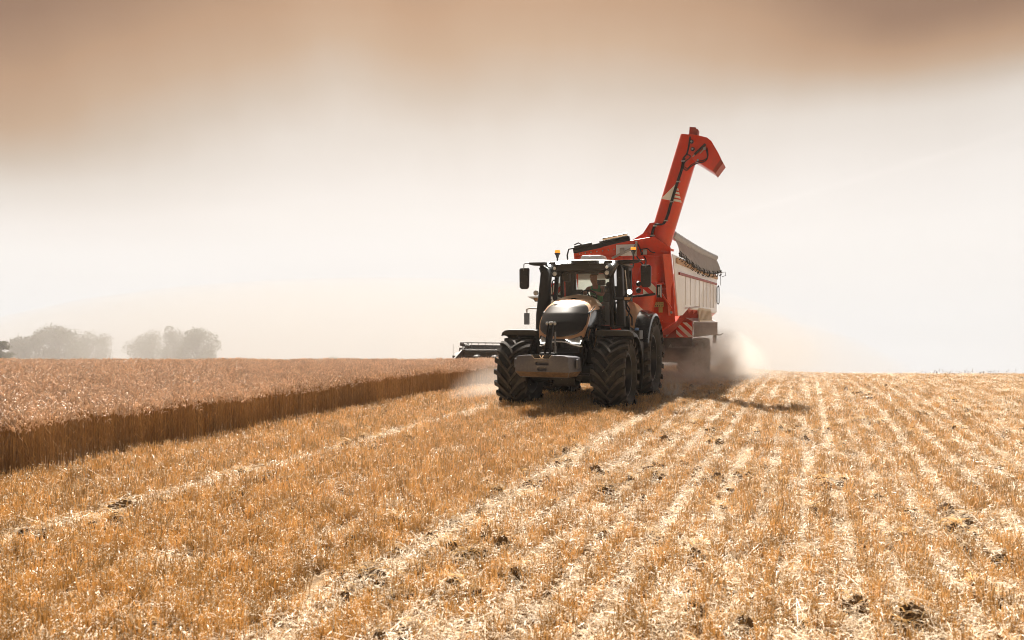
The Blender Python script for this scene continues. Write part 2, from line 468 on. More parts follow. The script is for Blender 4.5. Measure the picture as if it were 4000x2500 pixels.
class Soup:
    def __init__(s): s.v, s.f, s.m = [], [], []
    def ribbon(s, pts, w, m=0, side=None):
        """flat strip along pts"""
        b = len(s.v); n = len(pts)
        pts = [Vector(p) for p in pts]
        d = (pts[-1] - pts[0]).normalized()
        sd = Vector(side) if side is not None else d.orthogonal().normalized()
        ws = w if isinstance(w, (list, tuple)) else [w] * n
        for p, q in zip(pts, ws):
            s.v += [p - sd * q / 2, p + sd * q / 2]
        for i in range(n - 1):
            s.f.append([b + 2 * i, b + 2 * i + 1, b + 2 * i + 3, b + 2 * i + 2]); s.m.append(m)
    def rod(s, pts, r, n=3, m=0, cap=False):
        b = len(s.v)
        pts = [Vector(p) for p in pts]; rs = r if isinstance(r, (list, tuple)) else [r] * len(pts)
        a0 = random.random() * 6
        for i, p in enumerate(pts):
            d = (pts[min(i + 1, len(pts) - 1)] - pts[max(i - 1, 0)]).normalized()
            e1 = d.cross(Vector((.3, .9, .2))).normalized(); e2 = d.cross(e1)
            for k in range(n):
                a = a0 + 2 * math.pi * k / n
                s.v.append(p + (e1 * math.cos(a) + e2 * math.sin(a)) * rs[i])
        for i in range(len(pts) - 1):
            for k in range(n):
                k2 = (k + 1) % n
                s.f.append([b + i * n + k, b + i * n + k2, b + (i + 1) * n + k2, b + (i + 1) * n + k]); s.m.append(m)
        if cap:
            s.f.append([b + (len(pts) - 1) * n + k for k in range(n)]); s.m.append(1)

def scatter(name, pts, rotz, scl, vid, variants, tilt=None):
    me = bpy.data.meshes.new(name)
    n = len(pts)
    me.vertices.add(n)
    me.vertices.foreach_set('co', np.asarray(pts, np.float32).ravel())
    rot = np.zeros((n, 3), np.float32); rot[:, 2] = rotz
    if tilt is not None: rot[:, :2] = tilt
    a = me.attributes.new('rot', 'FLOAT_VECTOR', 'POINT'); a.data.foreach_set('vector', rot.ravel())
    a = me.attributes.new('scl', 'FLOAT_VECTOR', 'POINT'); a.data.foreach_set('vector', np.asarray(scl, np.float32).ravel())
    a = me.attributes.new('vid', 'INT', 'POINT'); a.data.foreach_set('value', np.asarray(vid, np.int32))
    o = bpy.data.objects.new(name, me); COL.objects.link(o)
    vc = bpy.data.collections.new(name + ' variants')
    for v in variants: vc.objects.link(v)
    ng = bpy.data.node_groups.new(name, 'GeometryNodeTree')
    ng.interface.new_socket('Geometry', in_out='INPUT', socket_type='NodeSocketGeometry')
    ng.interface.new_socket('Geometry', in_out='OUTPUT', socket_type='NodeSocketGeometry')
    N, L = ng.nodes, ng.links
    gi, go = N.new('NodeGroupInput'), N.new('NodeGroupOutput')
    iop = N.new('GeometryNodeInstanceOnPoints')
    ci = N.new('GeometryNodeCollectionInfo')
    ci.inputs['Collection'].default_value = vc
    ci.inputs['Separate Children'].default_value = True
    ci.inputs['Reset Children'].default_value = True
    def attr(nm, dt):
        k = N.new('GeometryNodeInputNamedAttribute'); k.data_type = dt; k.inputs['Name'].default_value = nm
        return [q for q in k.outputs if q.enabled and q.name == 'Attribute'][0]
    L.new(gi.outputs[0], iop.inputs['Points'])
    L.new(ci.outputs[0], iop.inputs['Instance'])
    iop.inputs['Pick Instance'].default_value = True
    L.new(attr('vid', 'INT'), iop.inputs['Instance Index'])
    L.new(attr('rot', 'FLOAT_VECTOR'), iop.inputs['Rotation'])
    L.new(attr('scl', 'FLOAT_VECTOR'), iop.inputs['Scale'])
    L.new(iop.outputs[0], go.inputs[0])
    md = o.modifiers.new('scatter', 'NODES'); md.node_group = ng
    return o

EDGE = -4.14                                    # the uncut wheat begins left of this line (across the rows)
GAPS = [(-1.55, .15, .75), (-4.35, .10, .4), (-2.9, .10, .25), (.2, .10, .3), (1.1, .10, .3), (2.1, .20, .85)]
_r = random.Random(4)
_v = 2.72
while _v < 20:                                  # drill rows: stubble bands with straw filled gaps between them
    GAPS.append((_v, _r.uniform(.050, .074), _r.choice([1, 1, .97, .92, .8])))
    _s = _r.uniform(.35, .44)
    _v += _s
def gapness(u, v):
    g = np.zeros_like(v)
    vv = v + .022 * np.sin(u * .55 + v * .3) + .018 * np.sin(u * 1.9) + .05 * (vnoise(u, v * 2, .5, 77) - .5)
    for c, w, a in GAPS:
        g = np.maximum(g, a * np.exp(-((vv - c) / w) ** 2))
    return g
def vnoise(x, y, s, seed):
    """cheap smooth value noise"""
    r = np.random.default_rng(seed).random((64, 64))
    x = x / s; y = y / s
    xi = np.floor(x).astype(int); yi = np.floor(y).astype(int); fx = x - xi; fy = y - yi
    fx = fx * fx * (3 - 2 * fx); fy = fy * fy * (3 - 2 * fy)
    g = lambda a, b: r[a % 64, b % 64]
    return (g(xi, yi) * (1 - fx) + g(xi + 1, yi) * fx) * (1 - fy) + (g(xi, yi + 1) * (1 - fx) + g(xi + 1, yi + 1) * fx) * fy

def sample(dens, y0, y1, margin=1.6):
    """uniform points in the strip of ground the view can see (and a step to each side)"""
    w = .70 * y1 + margin
    n = int(dens * 2 * w * (y1 - y0))
    x = rng.uniform(-w, w, n); y = rng.uniform(y0, y1, n)
    k = np.abs(x) < .70 * y + margin
    return x[k], y[k]

def in_wheat(u, v):
    cut = (u < -20.5) & (v > -12.9) & (v < -2.8)       # where the combine has already been
    return (v < EDGE + .07 * np.sin(u * 2.1) + .05 * np.sin(u * 5.3) + .03 * np.sin(u * 13.)) & ~cut & (u > -75)

def build_stubble():
    vs = []
    for k in range(10):
        s = Soup()
        for j in range(8):
            x, y = random.gauss(0, .030), random.gauss(0, .026)
            h = random.uniform(.10, .19)
            lx, ly = random.gauss(0, .14), random.gauss(0, .14)
            r = random.uniform(.0022, .0036)
            s.rod([(x, y, -.02), (x + lx * h * .5, y + ly * h * .5, h * .5), (x + lx * h, y + ly * h, h)], r, 4, 0, cap=True)  # pale cap colour paints a sparkle on each cut end
            if random.random() < .30:        # split cut ends and leaf shreds, coloured pale as sunlit flecks
                a = random.random() * 6.3; q = random.uniform(.012, .034); c = Vector((x + lx * h, y + ly * h, h * random.uniform(.78, 1.0)))
                e = Vector((math.cos(a), math.sin(a), random.gauss(0, .4))) * q
                s.ribbon([c - e * .4, c + e], random.uniform(.004, .008), 1, Vector((-math.sin(a), math.cos(a), random.gauss(0, .3))).normalized())
            if random.random() < .45:
                z = random.uniform(.03, h); a = random.random() * 6.3; q = random.uniform(.03, .07)
                s.ribbon([(x + lx * z, y + ly * z, z), (x + lx * z + q * .6 * math.cos(a), y + ly * z + q * .6 * math.sin(a), z + q * .3), (x + q * math.cos(a), y + q * math.sin(a), max(.005, z - q * .5))], .005, 1)
        vs.append(variant('stubble_tuft', s.v, s.f, [M['straw'], M['strawpale']], s.m))
    P = []; Sc = []
    for y0, y1, dens, sc in ((3.6, 9, 175, 1.0), (9, 16, 145, 1.05), (16, 26, 100, 1.2), (26, 46, 60, 1.45), (46, 60, 12, 1.8)):
        x, y = sample(dens, y0, y1)
        u, v = lane(x, y)
        rv = np.round(v / .145) * .145
        v2 = rv + (v - rv) * np.where(v > 2.4, .3, .6)
        x, y = world_of(u, v2)
        g = gapness(u, v2)
        patch = vnoise(u, v2 * 1.6, .55, 3)
        keep = rng.random(len(x)) > np.clip(g * 1.02 + (patch < .16) * .55, 0, .97)
        keep &= ~in_wheat(u, v2)
        x, y, g, patch, v2 = x[keep], y[keep], g[keep], patch[keep], v2[keep]
        z = ground_z(x, y)
        n = len(x)
        P.append(np.stack([x, y, z], -1))
        hh = rng.uniform(.70, 1.15, n) * (1 - .45 * g) * (.8 + .4 * patch) * np.where(v2 > 2.4, .84, 1.0)
        Sc.append(np.stack([np.full(n, sc), np.full(n, sc), hh * (1 + .12 * (sc - 1))], -1))
    P = np.concatenate(P); Sc = np.concatenate(Sc); n = len(P)
    o = scatter('stubble', P, rng.uniform(0, 6.28, n), Sc, rng.integers(0, 10, n), vs)
    tag(o, 'short golden wheat stubble standing in rows', 'stubble', kind='stuff')

def build_litter():
    vs = []
    for k in range(8):
        s = Soup()
        for j in range(46):
            x, y = random.gauss(0, .085), random.gauss(0, .085)
            a = random.random() * 6.3; L_ = random.uniform(.02, .085) * (2.2 if random.random() < .07 else 1)
            z = random.uniform(.004, .045); t = random.gauss(0, .16)
            d = Vector((math.cos(a), math.sin(a), t)) * L_ / 2
            c = Vector((x, y, z + abs(t) * L_ / 2))
            sd = Vector((-math.sin(a), math.cos(a), random.gauss(0, .5))).normalized()
            s.ribbon([c - d, c + Vector((0, 0, random.uniform(-.006, .012))), c + d], random.uniform(.0025, .0055), 0, sd)
        vs.append(variant('straw_bunch', s.v, s.f, [M['strawpale']], s.m))
    P = []; Sc = []
    for y0, y1, dens, sc in ((3.6, 9, 150, 1.0), (9, 18, 120, 1.05), (18, 30, 62, 1.3), (30, 44, 26, 1.6)):
        x, y = sample(dens, y0, y1)
        u, v = lane(x, y)
        g = gapness(u, v)
        patch = vnoise(u, v, .4, 9)
        right = np.clip((v - 1.2) / 2.0, 0, 1)
        keep = rng.random(len(x)) < np.clip(.02 + .035 * right + g * .85 * np.clip(.25 + .45 * (v > 2.5) + 1.3 * vnoise(u, v, .9, 55), 0, 1) + (patch > .8) * .2 * right, 0, 1)
        keep &= ~in_wheat(u, v + .1)
        x, y, g = x[keep], y[keep], g[keep]
        n = len(x)
        P.append(np.stack([x, y, ground_z(x, y) + rng.uniform(0, .035, n)], -1))
        q = sc * rng.uniform(.8, 1.3, n)
        Sc.append(np.stack([q, q, q * rng.uniform(.8, 1.8, n)], -1))
    P = np.concatenate(P); Sc = np.concatenate(Sc); n = len(P)
    o = scatter('loose_straw', P, rng.uniform(0, 6.28, n), Sc, rng.integers(0, 8, n), vs)
    tag(o, 'pale loose straw and chaff lying between the stubble rows', 'straw', kind='stuff')

def build_clods():
    vs = []
    for k in range(8):
        s = Soup()
        rx, ry, rz = random.uniform(.06, .13), random.uniform(.05, .09), random.uniform(.07, .13)
        n, kk = 10, 5
        for i in range(kk + 1):
            a = math.pi * .5 * i / kk
            for j in range(n):
                t = 2 * math.pi * j / n; q = random.uniform(.62, 1.2)
                s.v.append(Vector((rx * math.cos(t) * math.cos(a) * q, ry * math.sin(t) * math.cos(a) * q, rz * math.sin(a) * q - .025)))
        for i in range(kk):
            for j in range(n):
                j2 = (j + 1) % n
                s.f.append([i * n + j, i * n + j2, (i + 1) * n + j2, (i + 1) * n + j]); s.m.append(0)
        for j in range(34):
            a = random.random() * 6.3; L_ = random.uniform(.03, .11); t = random.gauss(.05, .35)
            c = Vector((random.gauss(0, rx * .62), random.gauss(0, ry * .62), 0))
            q = 1 - (c.x / rx) ** 2 * .5 - (c.y / ry) ** 2 * .5
            c.z = rz * max(.1, q) * random.uniform(.75, 1.15)
            d = Vector((math.cos(a), math.sin(a), t)).normalized() * L_ / 2
            s.ribbon([c - d, c + Vector((0, 0, .008)), c + d], random.uniform(.003, .006), 1 if random.random() < .6 else 2)
        vs.append(variant('straw_clump', s.v, s.f, [M['clod'], M['strawpale'], M['straw']], s.m))
    P = []; Sc = []
    for y0, y1, dens in ((4, 12, 15.0), (12, 26, 11.0), (26, 40, 4.0)):
        x, y = sample(dens, y0, y1)
        u, v = lane(x, y)
        track = np.exp(-((v + 1.3) / .45) ** 2) + .9 * np.exp(-((v - 2.0) / .55) ** 2)
        right = np.clip((v - 2.4) / .5, 0, 1) * np.clip((9 - v) / 3, .25, 1)
        keep = (rng.random(len(x)) < .035 + .75 * track * (vnoise(u, v, .7, 41) > .35) + .34 * right * (vnoise(u, v, 1.3, 40) > .5)) & ~in_wheat(u, v + .25)
        x, y = x[keep], y[keep]; n = len(x)
        P.append(np.stack([x, y, ground_z(x, y)], -1))
        q = .75 + .75 * rng.random(n) ** 2.2
        Sc.append(np.stack([q * rng.uniform(.9, 1.6, n), q, q ** .5 * rng.uniform(.9, 1.7, n)], -1))
    P = np.concatenate(P); Sc = np.concatenate(Sc); n = len(P)
    o = scatter('straw_clumps', P, rng.uniform(0, 6.28, n), Sc, rng.integers(0, 8, n), vs)
    tag(o, 'clumps of matted straw and soil thrown up along the wheel tracks', 'straw clumps', kind='stuff')

def build_wheat():
    vs = []
    for k in range(12):
        s = Soup()
        for j in range(8):
            x, y = random.gauss(0, .06), random.gauss(0, .06)
            h = random.uniform(.62, .79)
            a = random.random() * 6.3; ln = abs(random.gauss(0, .05))
            dx, dy = math.cos(a), math.sin(a)
            p = [(x, y, -.02), (x + dx * ln * .35, y + dy * ln * .35, h * .45), (x + dx * ln, y + dy * ln, h * .88)]
            s.rod(p, [.0019, .0017, .0014], 3, 0)
            # nodding ear
            c = Vector(p[-1]); ang = random.uniform(.05, .5); q = []
            bend = random.uniform(.5, 2.6)
            st = .0155
            for i in range(7):
                q.append(c.copy())
                c = c + Vector((dx * math.sin(ang), dy * math.sin(ang), math.cos(ang))) * st
                ang += bend / 6
            w = random.uniform(.0064, .0084)
            s.rod(q, [.0018, w * .8, w, w, w * .95, w * .75, .002], 4, 1)
            if random.random() < .6:
                z = random.uniform(.15, .5); b = random.random() * 6.3; L_ = random.uniform(.08, .2)
                o = Vector((x + dx * ln * z, y + dy * ln * z, z)); e = Vector((math.cos(b), math.sin(b), 0))
                s.ribbon([o, o + e * L_ * .4 + Vector((0, 0, L_ * .35)), o + e * L_ * .8 + Vector((0, 0, -L_ * .1)), o + e * L_ * .85 + Vector((0, 0, -L_ * .5))], [.006, .007, .005, .002], 0)
        vs.append(variant('wheat_tuft', s.v, s.f, [M['wheatstem'], M['wheatear']], s.m))
    P = []; Sc = []
    for y0, y1, dens, sc in ((7, 15, 75, 1.0), (15, 24, 62, 1.0), (24, 34, 48, 1.1), (34, 48, 32, 1.25), (48, 62, 10, 1.6)):
        x, y = sample(dens, y0, y1, 3.0)
        u, v = lane(x, y)
        keep = in_wheat(u, v) & (x < 8)
        thin = vnoise(u, v, .8, 21) < .12
        keep &= ~(thin & (rng.random(len(x)) < .5))
        x, y, u, v = x[keep], y[keep], u[keep], v[keep]; n = len(x)
        P.append(np.stack([x, y, ground_z(x, y)], -1))
        hgt = rng.uniform(.92, 1.10, n) * (.98 + .14 * vnoise(u, v, 1.4, 5))
        Sc.append(np.stack([np.full(n, sc), np.full(n, sc), hgt * (1 + .02 * (sc - 1))], -1))
    P = np.concatenate(P); Sc = np.concatenate(Sc); n = len(P)
    o = scatter('wheat', P, rng.uniform(0, 6.28, n), Sc, rng.integers(0, 12, n), vs)
    tag(o, 'tall ripe wheat still standing uncut left of the tractor', 'wheat', kind='stuff')
    # a few bent stalks and leaves leaning out of the cut edge
    s = Soup()
    for i in range(260):
        u = random.uniform(-18, 9.5); v = EDGE + random.uniform(-.05, .12)
        x, y = world_of(u, v); z = float(ground_z(x, y))
        a = random.random() * 6.3; L_ = random.uniform(.08, .24); zz = random.uniform(.12, .58)
        e = Vector((math.cos(a), math.sin(a), 0)); o_ = Vector((x, y, z + zz))
        s.ribbon([o_, o_ + e * L_ * .5 + Vector((0, 0, random.uniform(-.02, .1))), o_ + e * L_ + Vector((0, 0, random.uniform(-.18, .05)))], [.004, .005, .002], 0)
    o = variant('bent_straw', s.v, s.f, [M['wheatstem']], s.m); COL.objects.link(o)
    tag(o, 'bent straw and dry leaves sticking out of the cut wheat edge', 'straw', kind='stuff')

def build_weeds():
    s = Soup()
    for i in range(85):
        t = random.random()
        Y = random.uniform(33.5, 37.5); px = random.choice([.585, .60, .62, .535, .515, .66, .64]) + random.gauss(0, .022)
        if px < .50: continue
        x = px * Y; z = float(ground_z(x, Y)); h = random.uniform(.15, .52) * (.6 if px < .53 else 1.0)
        a = random.random() * 6.3; ln = random.uniform(.02, .22)
        e = Vector((math.cos(a), math.sin(a) * .4, 0))
        p0 = Vector((x, Y, z))
        h *= .8
        q = [p0, p0 + e * ln * .25 * h + Vector((0, 0, h * .6)), p0 + e * ln * h + Vector((0, 0, h)), p0 + e * (ln * h + .06) + Vector((0, 0, h + random.uniform(-.05, .05)))]
        s.rod(q, [.004, .0035, .008, .003], 3, 0)
    o = variant('dry_grass', s.v, s.f, [M['weed']], s.m); COL.objects.link(o)
    tag(o, 'sparse dry grass stems on the right hand crest', 'grass', kind='stuff')

build_stubble(); build_litter(); build_clods(); build_wheat(); build_weeds()

# ------------------------------------------------------------------ tractor
def tyre_mesh(Rr, W, rr, nl, lug=.064, sweep=.46):
    mb = MB()
    h = W / 2
    rc = Rr - lug
    prof = [(-h * .74, rr - .005), (-h * .80, rr + .03), (-h * .97, rr + (rc - rr) * .40), (-h * .98, rr + (rc - rr) * .68), (-h * .90, rc - .035), (-h * .6, rc - .008), (0, rc),
            (h * .6, rc - .008), (h * .90, rc - .035), (h * .98, rr + (rc - rr) * .68), (h * .97, rr + (rc - rr) * .40), (h * .80, rr + .03), (h * .74, rr - .005)]
    mb.lathe(prof, n=72)
    def pt(a, y, r): return (r * math.cos(a), y, r * math.sin(a))
    for side in (-1, 1):
        for i in range(nl):
            a0 = 2 * math.pi * (i + (.5 if side > 0 else 0)) / nl
            rows = []
            ts = [0, .2, .4, .6, .8, 1.0]
            for t in ts:
                y = side * (-.035 + t * (h + .025 + .035))
                a = a0 + sweep * (1 - (1 - t) ** 1.5) * (.84 / Rr)
                rt = Rr - .035 * (abs(y) / h) ** 2
                rb = rc - .03 * max(0, abs(y) / h - .3) - .012
                wt = (.036 + .016 * t) / Rr; wb = wt * 1.4
                rows.append([pt(a - wb, y, rb), pt(a - wt, y, rt), pt(a + wt, y, rt), pt(a + wb, y, rb)])
            # shoulder block running down the sidewall
            a = a0 + sweep * (.84 / Rr); y = side * (h + .030)
            wt = .05 / Rr
            for dr, yy in ((.075, side * (h + .028)), (.15, side * (h + .004))):
                rr2 = Rr - .035 - dr
                rows.append([pt(a - wt, side * (h * .9), rr2), pt(a - wt * .8, yy, rr2), pt(a + wt * .8, yy, rr2), pt(a + wt, side * (h * .9), rr2)])
            mb.grid(rows, lambda i, j: 1 if j == 1 else 0)
            b = len(mb.v) - 4 * len(rows)
            mb.f.append([b, b + 1, b + 2, b + 3]); mb.m.append(0)
            e = len(mb.v) - 4
            mb.f.append([e, e + 1, e + 2, e + 3]); mb.m.append(0)
    return mb
def rim_mesh(rr, W, out):
    mb = MB(); h = W / 2 * .76
    s = out
    prof = [(-h, rr + .012), (-h, rr - .03), (-h * .8, rr - .045), (-h * .3, rr - .10), (h * .3, rr - .10), (h * .75, rr - .05), (h, rr - .03), (h, rr + .012)]
    mb.lathe(prof, n=56)
    d = -h * .25 * s
    mb.lathe([(d, rr - .095), (d + s * .03, rr * .62), (d + s * .05, rr * .42), (d + s * .16, rr * .38), (d + s * .17, .17), (d + s * .24, .15), (d + s * .25, .001)], n=40)
    for k in range(10):
        a = 2 * math.pi * k / 10
        mb.lathe([(0, .018), (s * .03, .018), (s * .03, .001)], c=(rr * .52 * math.cos(a), d + s * .035, rr * .52 * math.sin(a)), n=6)
    return mb

T = empty('tractor', (ORG.x, ORG.y, -.02), YAW)
tag(T, 'black and bronze tractor driving towards the viewer, pulling the red grain trailer', 'tractor')

def add_wheels(Rr, W, rr, nl, x, yc, sweep):
    for s in (1, -1):
        w = rim_mesh(rr, W, s).build('wheel', M['rim'], T, smooth=30, loc=(x, s * yc, Rr - .03))
        t = tyre_mesh(Rr, W, rr, nl, sweep=sweep).build('tyre', [M['rubber'], M['lug']], w, smooth=28)
        if s < 0: w.rotation_euler = (0, R(5), 0)
add_wheels(.84, .72, .49, 18, 0.0, 1.14, .50)
add_wheels(1.07, .84, .60, 20, -3.0, 1.10, .56)

# hood: nose curve leans back over its height
ZL = [1.30, 1.50, 1.66, 1.82, 2.0, 2.19, 2.36, 2.46, 2.53, 2.57]
XL = [.60, .66, .66, .61, .49, .30, .04, -.14, -.32, -.52]
WG = [.47, .50, .525, .555, .58, .575, .53, .44, .27, .0]
WP_Z = [1.665, 1.685, 1.73, 1.81, 1.95, 2.15, 2.28, 2.365, 2.41, 2.43]
WP = [.06, .26, .40, .50, .55, .548, .515, .46, .38, .26]
def nose(y, z, d=0.0):
    return (float(np.interp(z, ZL, XL)) - .42 * y * y - .35 * abs(y) ** 3 + d, y, z)
def zlow(y):      # lower rim of the bronze frame
    return float(np.interp(abs(y), [0, .15, .28, .40, .48, .53], [1.60, 1.605, 1.625, 1.665, 1.70, 1.62]))
def build_hood():
    # bronze shell: the nose outline swept back to the windscreen
    prof = [(w, z) for w, z in zip(WG, ZL)][2:]
    fine = []
    for i in range(len(prof) - 1):
        for k in range(3):
            t = k / 3
            fine.append((prof[i][0] * (1 - t) + prof[i + 1][0] * t, prof[i][1] * (1 - t) + prof[i + 1][1] * t))
    fine.append(prof[-1])
    out = [(w, z) for w, z in fine] + [(-w, z) for w, z in reversed(fine[:-1])]
    rows = []
    for t in (0, .03, .12, .3, .55, .8, 1.0):
        row = []
        for y, z in out:
            x0 = nose(y, z)[0]
            bulge = 1.0 + .10 * math.sin(math.pi * min(t * 1.2, 1)) - .08 * t
            zz = z + (.07 * t + .05 * math.sin(t * math.pi)) * max(0, (z - 1.9) / .6)
            row.append((x0 * (1 - t) + (-1.30) * t, y * bulge, zz))
        rows.append(row)
    n = len(out) - 1
    def which(i, j):
        z = (out[j][1] + out[j + 1][1]) / 2
        if i == 0 or z > 2.24: return 0
        return 1
    mb = MB(); mb.grid(rows, which)
    # bronze front frame
    ys = np.linspace(-.52, .52, 27)
    fr = []
    for k in range(15):
        row = []
        for i in range(33):
            t = -1 + 2 * i / 32
            zt = 1.62 + (2.53 - 1.62) * (k / 14) ** .9
            w = float(np.interp(zt, ZL, WG))
            y = w * t
            zz = max(zt, zlow(y)) if k == 0 else zt
            row.append(nose(y, max(zz, zlow(y))))
        fr.append(row)
    mb.grid(fr, 0)
    mb.build('hood', [M['gold'], M['black']], T, smooth=50)
    # glossy black shield on the nose
    mb = MB(); rows = []
    zs = [1.665 + (2.43 - 1.665) * (.5 - .5 * math.cos(math.pi * k / 34)) for k in range(35)]
    for z in zs:
        w = float(np.interp(z, WP_Z, WP))
        rows.append([nose(w * (-1 + 2 * i / 20), z, .016 + .02 * (1 - (-1 + 2 * i / 20) ** 2)) for i in range(21)])
    mb.grid(rows)
    o = mb.build('nose_panel', M['nose'], T, smooth=60)
    # black lower nose with lamps and grille
    mb = MB(); rows = []
    for z in (1.30, 1.38, 1.46, 1.54, 1.62, 1.68):
        w = float(np.interp(z, ZL, WG)) - .01
        rows.append([nose(w * (-1 + 2 * i / 20), z, -.015) for i in range(21)])
    mb.grid(rows)
    mb.prism([(.62, 1.31), (.5, 1.30), (-.2, 1.30), (-.2, 1.42), (.60, 1.42)], 'xz', -.44, .44)
    for k in range(7):
        z = 1.50 - .0 * k
        mb.box((.655, -.09 + .03 * k, 1.47), (.02, .012, .10))
    mb.build('grille', M['plastic'], T, smooth=40)
    for s in (1, -1):
        mb = MB()
        poly = [(.16, 1.615), (.44, 1.68), (.495, 1.60), (.465, 1.515), (.30, 1.535)]
        cy = sum(p[0] for p in poly) / 5; cz = sum(p[1] for p in poly) / 5
        ring = [nose(s * p[0], p[1], .004) for p in poly]
        mb.add(ring + [nose(s * cy, cz, .03)], [(i, (i + 1) % 5, 5) for i in range(5)])
        mb.lathe([(0, .040), (.02, .036), (.02, .001)], axis=(1, s * .25, 0), c=nose(s * .385, 1.61, .03), n=14)
        h = mb.build('headlight', M['headglass'], T, smooth=20)
        mb = MB()
        mb.tube([nose(s * .16, 1.61, .022), nose(s * .30, 1.53, .026), nose(s * .46, 1.512, .024), nose(s * .488, 1.59, .022)], .011, 6)
        mb.build('light_strip', M['ledsoft'], h)
    mb = MB()
    pts = [(-.50, 1.455), (-.46, 1.45), (-.38, 1.475), (-.28, 1.50), (-.18, 1.54), (-.06, 1.56), (.06, 1.56), (.18, 1.54), (.28, 1.50), (.38, 1.475), (.46, 1.45), (.50, 1.455)]
    mb.tube([nose(y, z, .02) for y, z in pts], .016, 8)
    mb.build('chrome_strip', M['silver'], T)
    # dark side panels with vents and bronze sweep
    for s in (1, -1):
        mb = MB()
        poly = [(.22, 1.56), (.30, 1.95), (.10, 2.22), (-.30, 2.36), (-1.25, 2.38), (-1.28, 1.75), (-.80, 1.42), (-.1, 1.36)]
        mb.prism(poly, 'xz', s * .44, s * .572)
        for k in range(5):
            mb.bar((-.30 - .035 * k, s * .574, 1.98 + .01 * k), (-.40 - .035 * k, s * .574, 2.24), .02, .014, 1)
        p = mb.build('hood_side_panel', [M['black'], M['steel']], T, bevel=.02)
        mb = MB()
        rows = []
        for x, z, w in ((.30, 1.62, .04), (.12, 1.80, .07), (-.10, 2.05, .05), (-.26, 2.18, .05), (-.36, 2.10, .05), (-.42, 1.85, .06), (-.38, 1.60, .07), (-.24, 1.42, .05)):
            rows.append([(x - w / 2, s * .581, z), (x + w / 2, s * .581, z)])
        mb.grid(rows)
        mb.build('bronze_trim', M['gold'], p, thick=.006)
    mb = MB()
    mb.tube([nose(-.06, 2.455, .02), nose(0, 2.46, .025), nose(.06, 2.455, .02)], .010, 6)
    mb.build('hood_catch', M['plastic'], T)
build_hood()

# chassis, axle
mb = MB()
mb.box((-.45, 0, 1.15), (1.9, .62, .75)); mb.box((-2.2, 0, 1.05), (2.2, .7, .8))
mb.box((.25, 0, .98), (.85, .55, .5), taper=.9)
mb.box((-1.0, .45, 1.25), (.9, .35, .6)); mb.box((-1.0, -.45, 1.25), (.9, .35, .6))
mb.tube([(.1, .45, 1.0), (.3, .50, 1.25), (.2, .42, 1.45)], .035, 8); mb.tube([(.2, -.45, 1.0), (.35, -.48, 1.2), (.2, -.40, 1.45)], .03, 8)
mb.build('chassis', M['frame'], T, bevel=.03)
mb = MB()
mb.bar((0, -.80, .78), (0, .80, .78), .30, .26); mb.lathe([(-.22, .22), (.22, .22), (.26, .12), (.26, .001)], c=(0, .62, .80), n=20); mb.lathe([(.22, .22), (-.22, .22), (-.26, .12), (-.26, .001)], c=(0, -.62, .80), n=20)
mb.box((0, 0, .70), (.45, .5, .34)); mb.tube([(.26, -.6, .80), (.26, .6, .80)], .03, 8)
mb.build('axle', M['frame'], T, bevel=.03)
mb = MB(); mb.bar((-3.0, -.85, 1.04), (-3.0, .85, 1.04), .36, .36); mb.build('axle', M['frame'], T, bevel=.03)

# front linkage and weight block
mb = MB()
for s in (1, -1):
    mb.bar((1.50, s * .055, 1.30), (1.22, s * .045, 1.96), .03, .09, up=(1, 0, 0))
    mb.bar((.55, s * .34, .92), (1.40, s * .36, .86), .06, .13)
mb.bar((1.44, 0, 1.40), (1.26, 0, 1.86), .09, .02, up=(1, 0, 0))
mb.box((1.40, 0, 1.30), (.22, .34, .07)); mb.box((.80, 0, 1.10), (.35, .7, .28))
for y in (-.28, -.12, .14, .26, .36):
    mb.lathe([(0, .035), (.05, .035), (.05, .001)], axis=(1, 0, 0), c=(.98, y, 1.20), n=10)
link = mb.build('front_linkage', M['frame'], T, bevel=.008)
mb = MB()
for y in (-.085, -.02, .03, .09):
    mb.sphere((1.24, y, 1.965), (.034, .034, .040), 10, 6)
mb.tube([(1.24, .10, 1.78), (1.36, .135, 1.42)], .018, 8); mb.tube([(1.34, .13, 1.47), (1.40, .14, 1.30)], .030, 8)
mb.build('hydraulic_ram', M['steel'], link)
mb = MB()
sec = lambda x, wt, wb, zt, zb: (x, wt, wb, zt, zb)
W3 = []
front = [(-.60, .95), (.60, .95), (.57, 1.27), (.50, 1.295), (.30, 1.305), (-.30, 1.305), (-.50, 1.295), (-.57, 1.27)]
back = [(-.72, .95), (.72, .95), (.69, 1.24), (.60, 1.27), (.36, 1.28), (-.36, 1.28), (-.60, 1.27), (-.69, 1.24)]
n = len(front)
def wb(front, back, xf, xb, m=0):
    vs = [(xf, *p) for p in front] + [(xb, *p) for p in back]
    mb.add(vs, [tuple(range(n - 1, -1, -1))[::-1], tuple(range(n, 2 * n))] + [(i, (i + 1) % n, n + (i + 1) % n, n + i) for i in range(n)], m)
